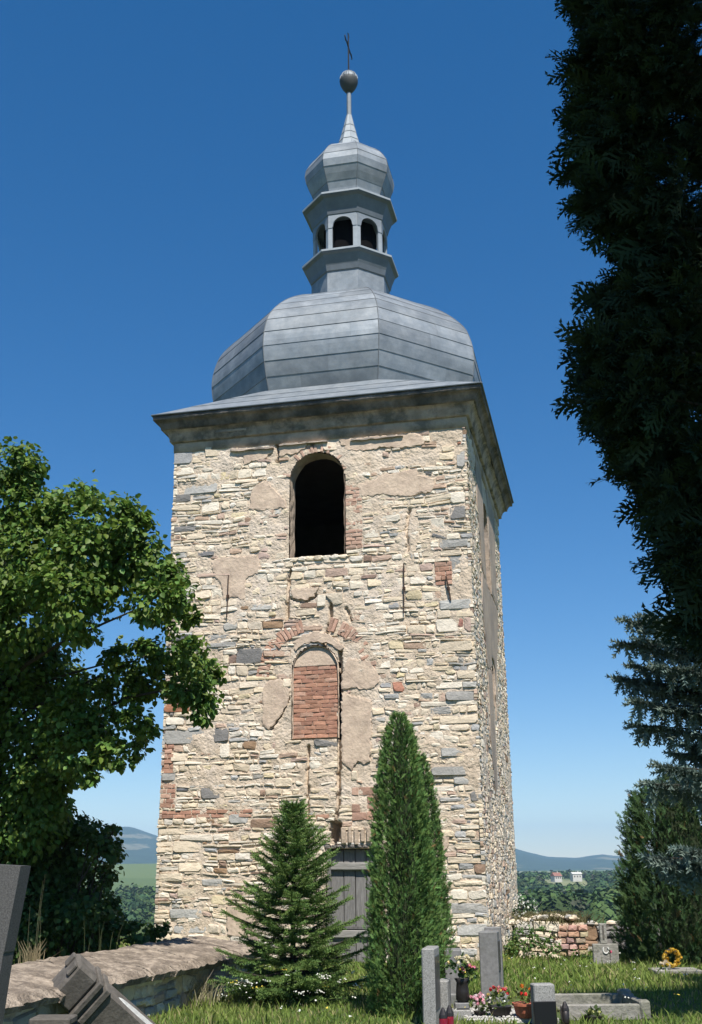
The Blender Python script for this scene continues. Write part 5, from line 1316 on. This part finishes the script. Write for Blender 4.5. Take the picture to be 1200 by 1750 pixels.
for blk in bands([(-.2, -.05, 2.0, .50)], rw):
    for r in subdivide(blk, rw, 1.2): it.append((stone_poly(r, rw, .008, .3, 9), pick(rw, [(GREY,.4),(BROWN,.3),(DARK,.4)]), area(r)))
emit_stones(it, rw2, rf, 'stone', 'rubble_stones', 60, rw, M['stone'], proud=(.01, .05), rough=.012, inset=.02)
for k in range(26):
    x, y = rw.uniform(-.2, 2.0), rw.uniform(0, .45); r_ = rw.uniform(.05, .10); mb = MB()
    lathe(mb, [(r_*.5, -.02), (r_, .2*r_), (r_*.9, .55*r_), (r_*.3, .8*r_)], 6, (x, y, .51), rw.uniform(0, 1)); mb.t = [pick(rw, [(CREAM,.4),(LGREY,.3),(GREY,.3)])]*len(mb.v); mb.build('stone', M['stone'], rw2, tint=True)
# moss and dry growth on the wall end, weeds at its foot, a flowering bush by the tower
o = tuft('moss_cushion', 'brown-green mossy growth on top of the ruined wall end', 3.65, 21.35, .58, 700, .20, (.14,.13,.06), .20, .7, .006, seed=21, cat='moss')
o.scale = (1.5, .8, 1)
wd = thing('weeds', 'leafy weeds at the foot of the ruined wall beside the tower corner', 'weeds', (2.95, 20.6, 0))
leaf_lobes([((x, y, z), r) for x, y, z, r in ((-.1,.1,.2,.22),(.2,.05,.25,.22),(.45,.1,.18,.2),(.0,.3,.4,.18),(.3,.25,.42,.16),(-.25,.2,.3,.16),(.62,.0,.12,.14),(.85,.0,.08,.12),(1.05,.0,.1,.13),(.5,.15,.4,.1),(.1,.3,.5,.12))], 3000, .045, (.085,.15,.035), 'foliage', wd, M['leaf'])
wb = thing('flowering_bush', 'small bush with white blossom right behind the tower corner', 'bush', (at(893, 24.5), 24.5, 0))
zz = [(0, 0, zat(893, 1590, 24.5), .35), (.1, 0, zat(893, 1568, 24.5), .30), (.05, 0, zat(893, 1552, 24.5), .2), (-.3, .1, .3, .3), (.3, .1, .2, .3)]
leaf_lobes([((x, y, z), r) for x, y, z, r in zz], 2400, .06, (.05,.09,.035), 'foliage', wb, M['leaf'])
rgn = np.random.default_rng(5); n = 260; d = unit(rgn.normal(size=(n, 3))); cc = np.array([zz[k][:3] for k in rgn.integers(0, 3, n)])
P = cc+d*.3; scatter('blossom', QV, QF, P, rgn.normal(size=(n, 3)), d+rgn.normal(size=(n, 3))*.3, rgn.uniform(.02, .035, n), M['petal'], wb, np.tile((.6,.6,.55), (n, 1)))
mb = MB(); tube(mb, [(0, 0, -.1), (.02, 0, .8)], [.03, .01], 6); mb.build('stem', M['bark'], wb)
grass()

# ================================================================== FAR HOUSES
def house(label, px, py, D, w_, d_, h_, roof_h, roofm, rz, gable=True):
    x = (ray(px, py)[0]/ray(px, py)[1])*D; z = zat(px, py, D); o = thing('house', label, 'house', (x, D, z), rz, 'houses in the valley')
    one('wall', M['white'], o, (0, 0, h_/2-1), (w_, d_, h_+2)); mb = MB(); e = .4; hw_, hd_ = w_/2+e, d_/2+e
    mb.add([(-hw_, -hd_, h_), (hw_, -hd_, h_), (hw_, hd_, h_), (-hw_, hd_, h_), (-hw_, 0, h_+roof_h), (hw_, 0, h_+roof_h)], [(0,1,5,4),(2,3,4,5),(1,2,5),(3,0,4),(3,2,1,0)]); mb.build('roof', roofm, o)
    for k in range(3): one('window', M['inside'], o, (-w_/2+w_*(k+.7)/3.4, -d_/2-.02, h_*.5), (.9, .08, 1.2))
    one('chimney', M['white'], o, (w_*.2, 0, h_+roof_h), (.7, .7, 1.4)); return o
house('white farmhouse with red tiled roof in the valley, the left of two', 951, 1503, 880, 6.5, 5.5, 2.4, 2.6, M['redroof'], radians(25))
house('larger white building without a red roof in the valley, the right of two', 985, 1502, 900, 7.5, 6, 3.6, 1.4, M['white'], radians(10))

# ================================================================== AIR
mb = MB(); box(mb, (0, 2900, 105), (9000, 9400, 290))
hz = mb.build('haze', None); hz['kind'] = 'stuff'
m = bpy.data.materials.new('thin_blue_haze'); m.use_nodes = True; n = m.node_tree; n.nodes.clear()
pv = n.nodes.new('ShaderNodeVolumePrincipled'); pv.inputs['Color'].default_value = (.42,.68,1,1); pv.inputs['Density'].default_value = .00013; pv.inputs['Anisotropy'].default_value = 0.0
on = n.nodes.new('ShaderNodeOutputMaterial'); n.links.new(pv.outputs[0], on.inputs['Volume']); hz.data.materials.append(m)
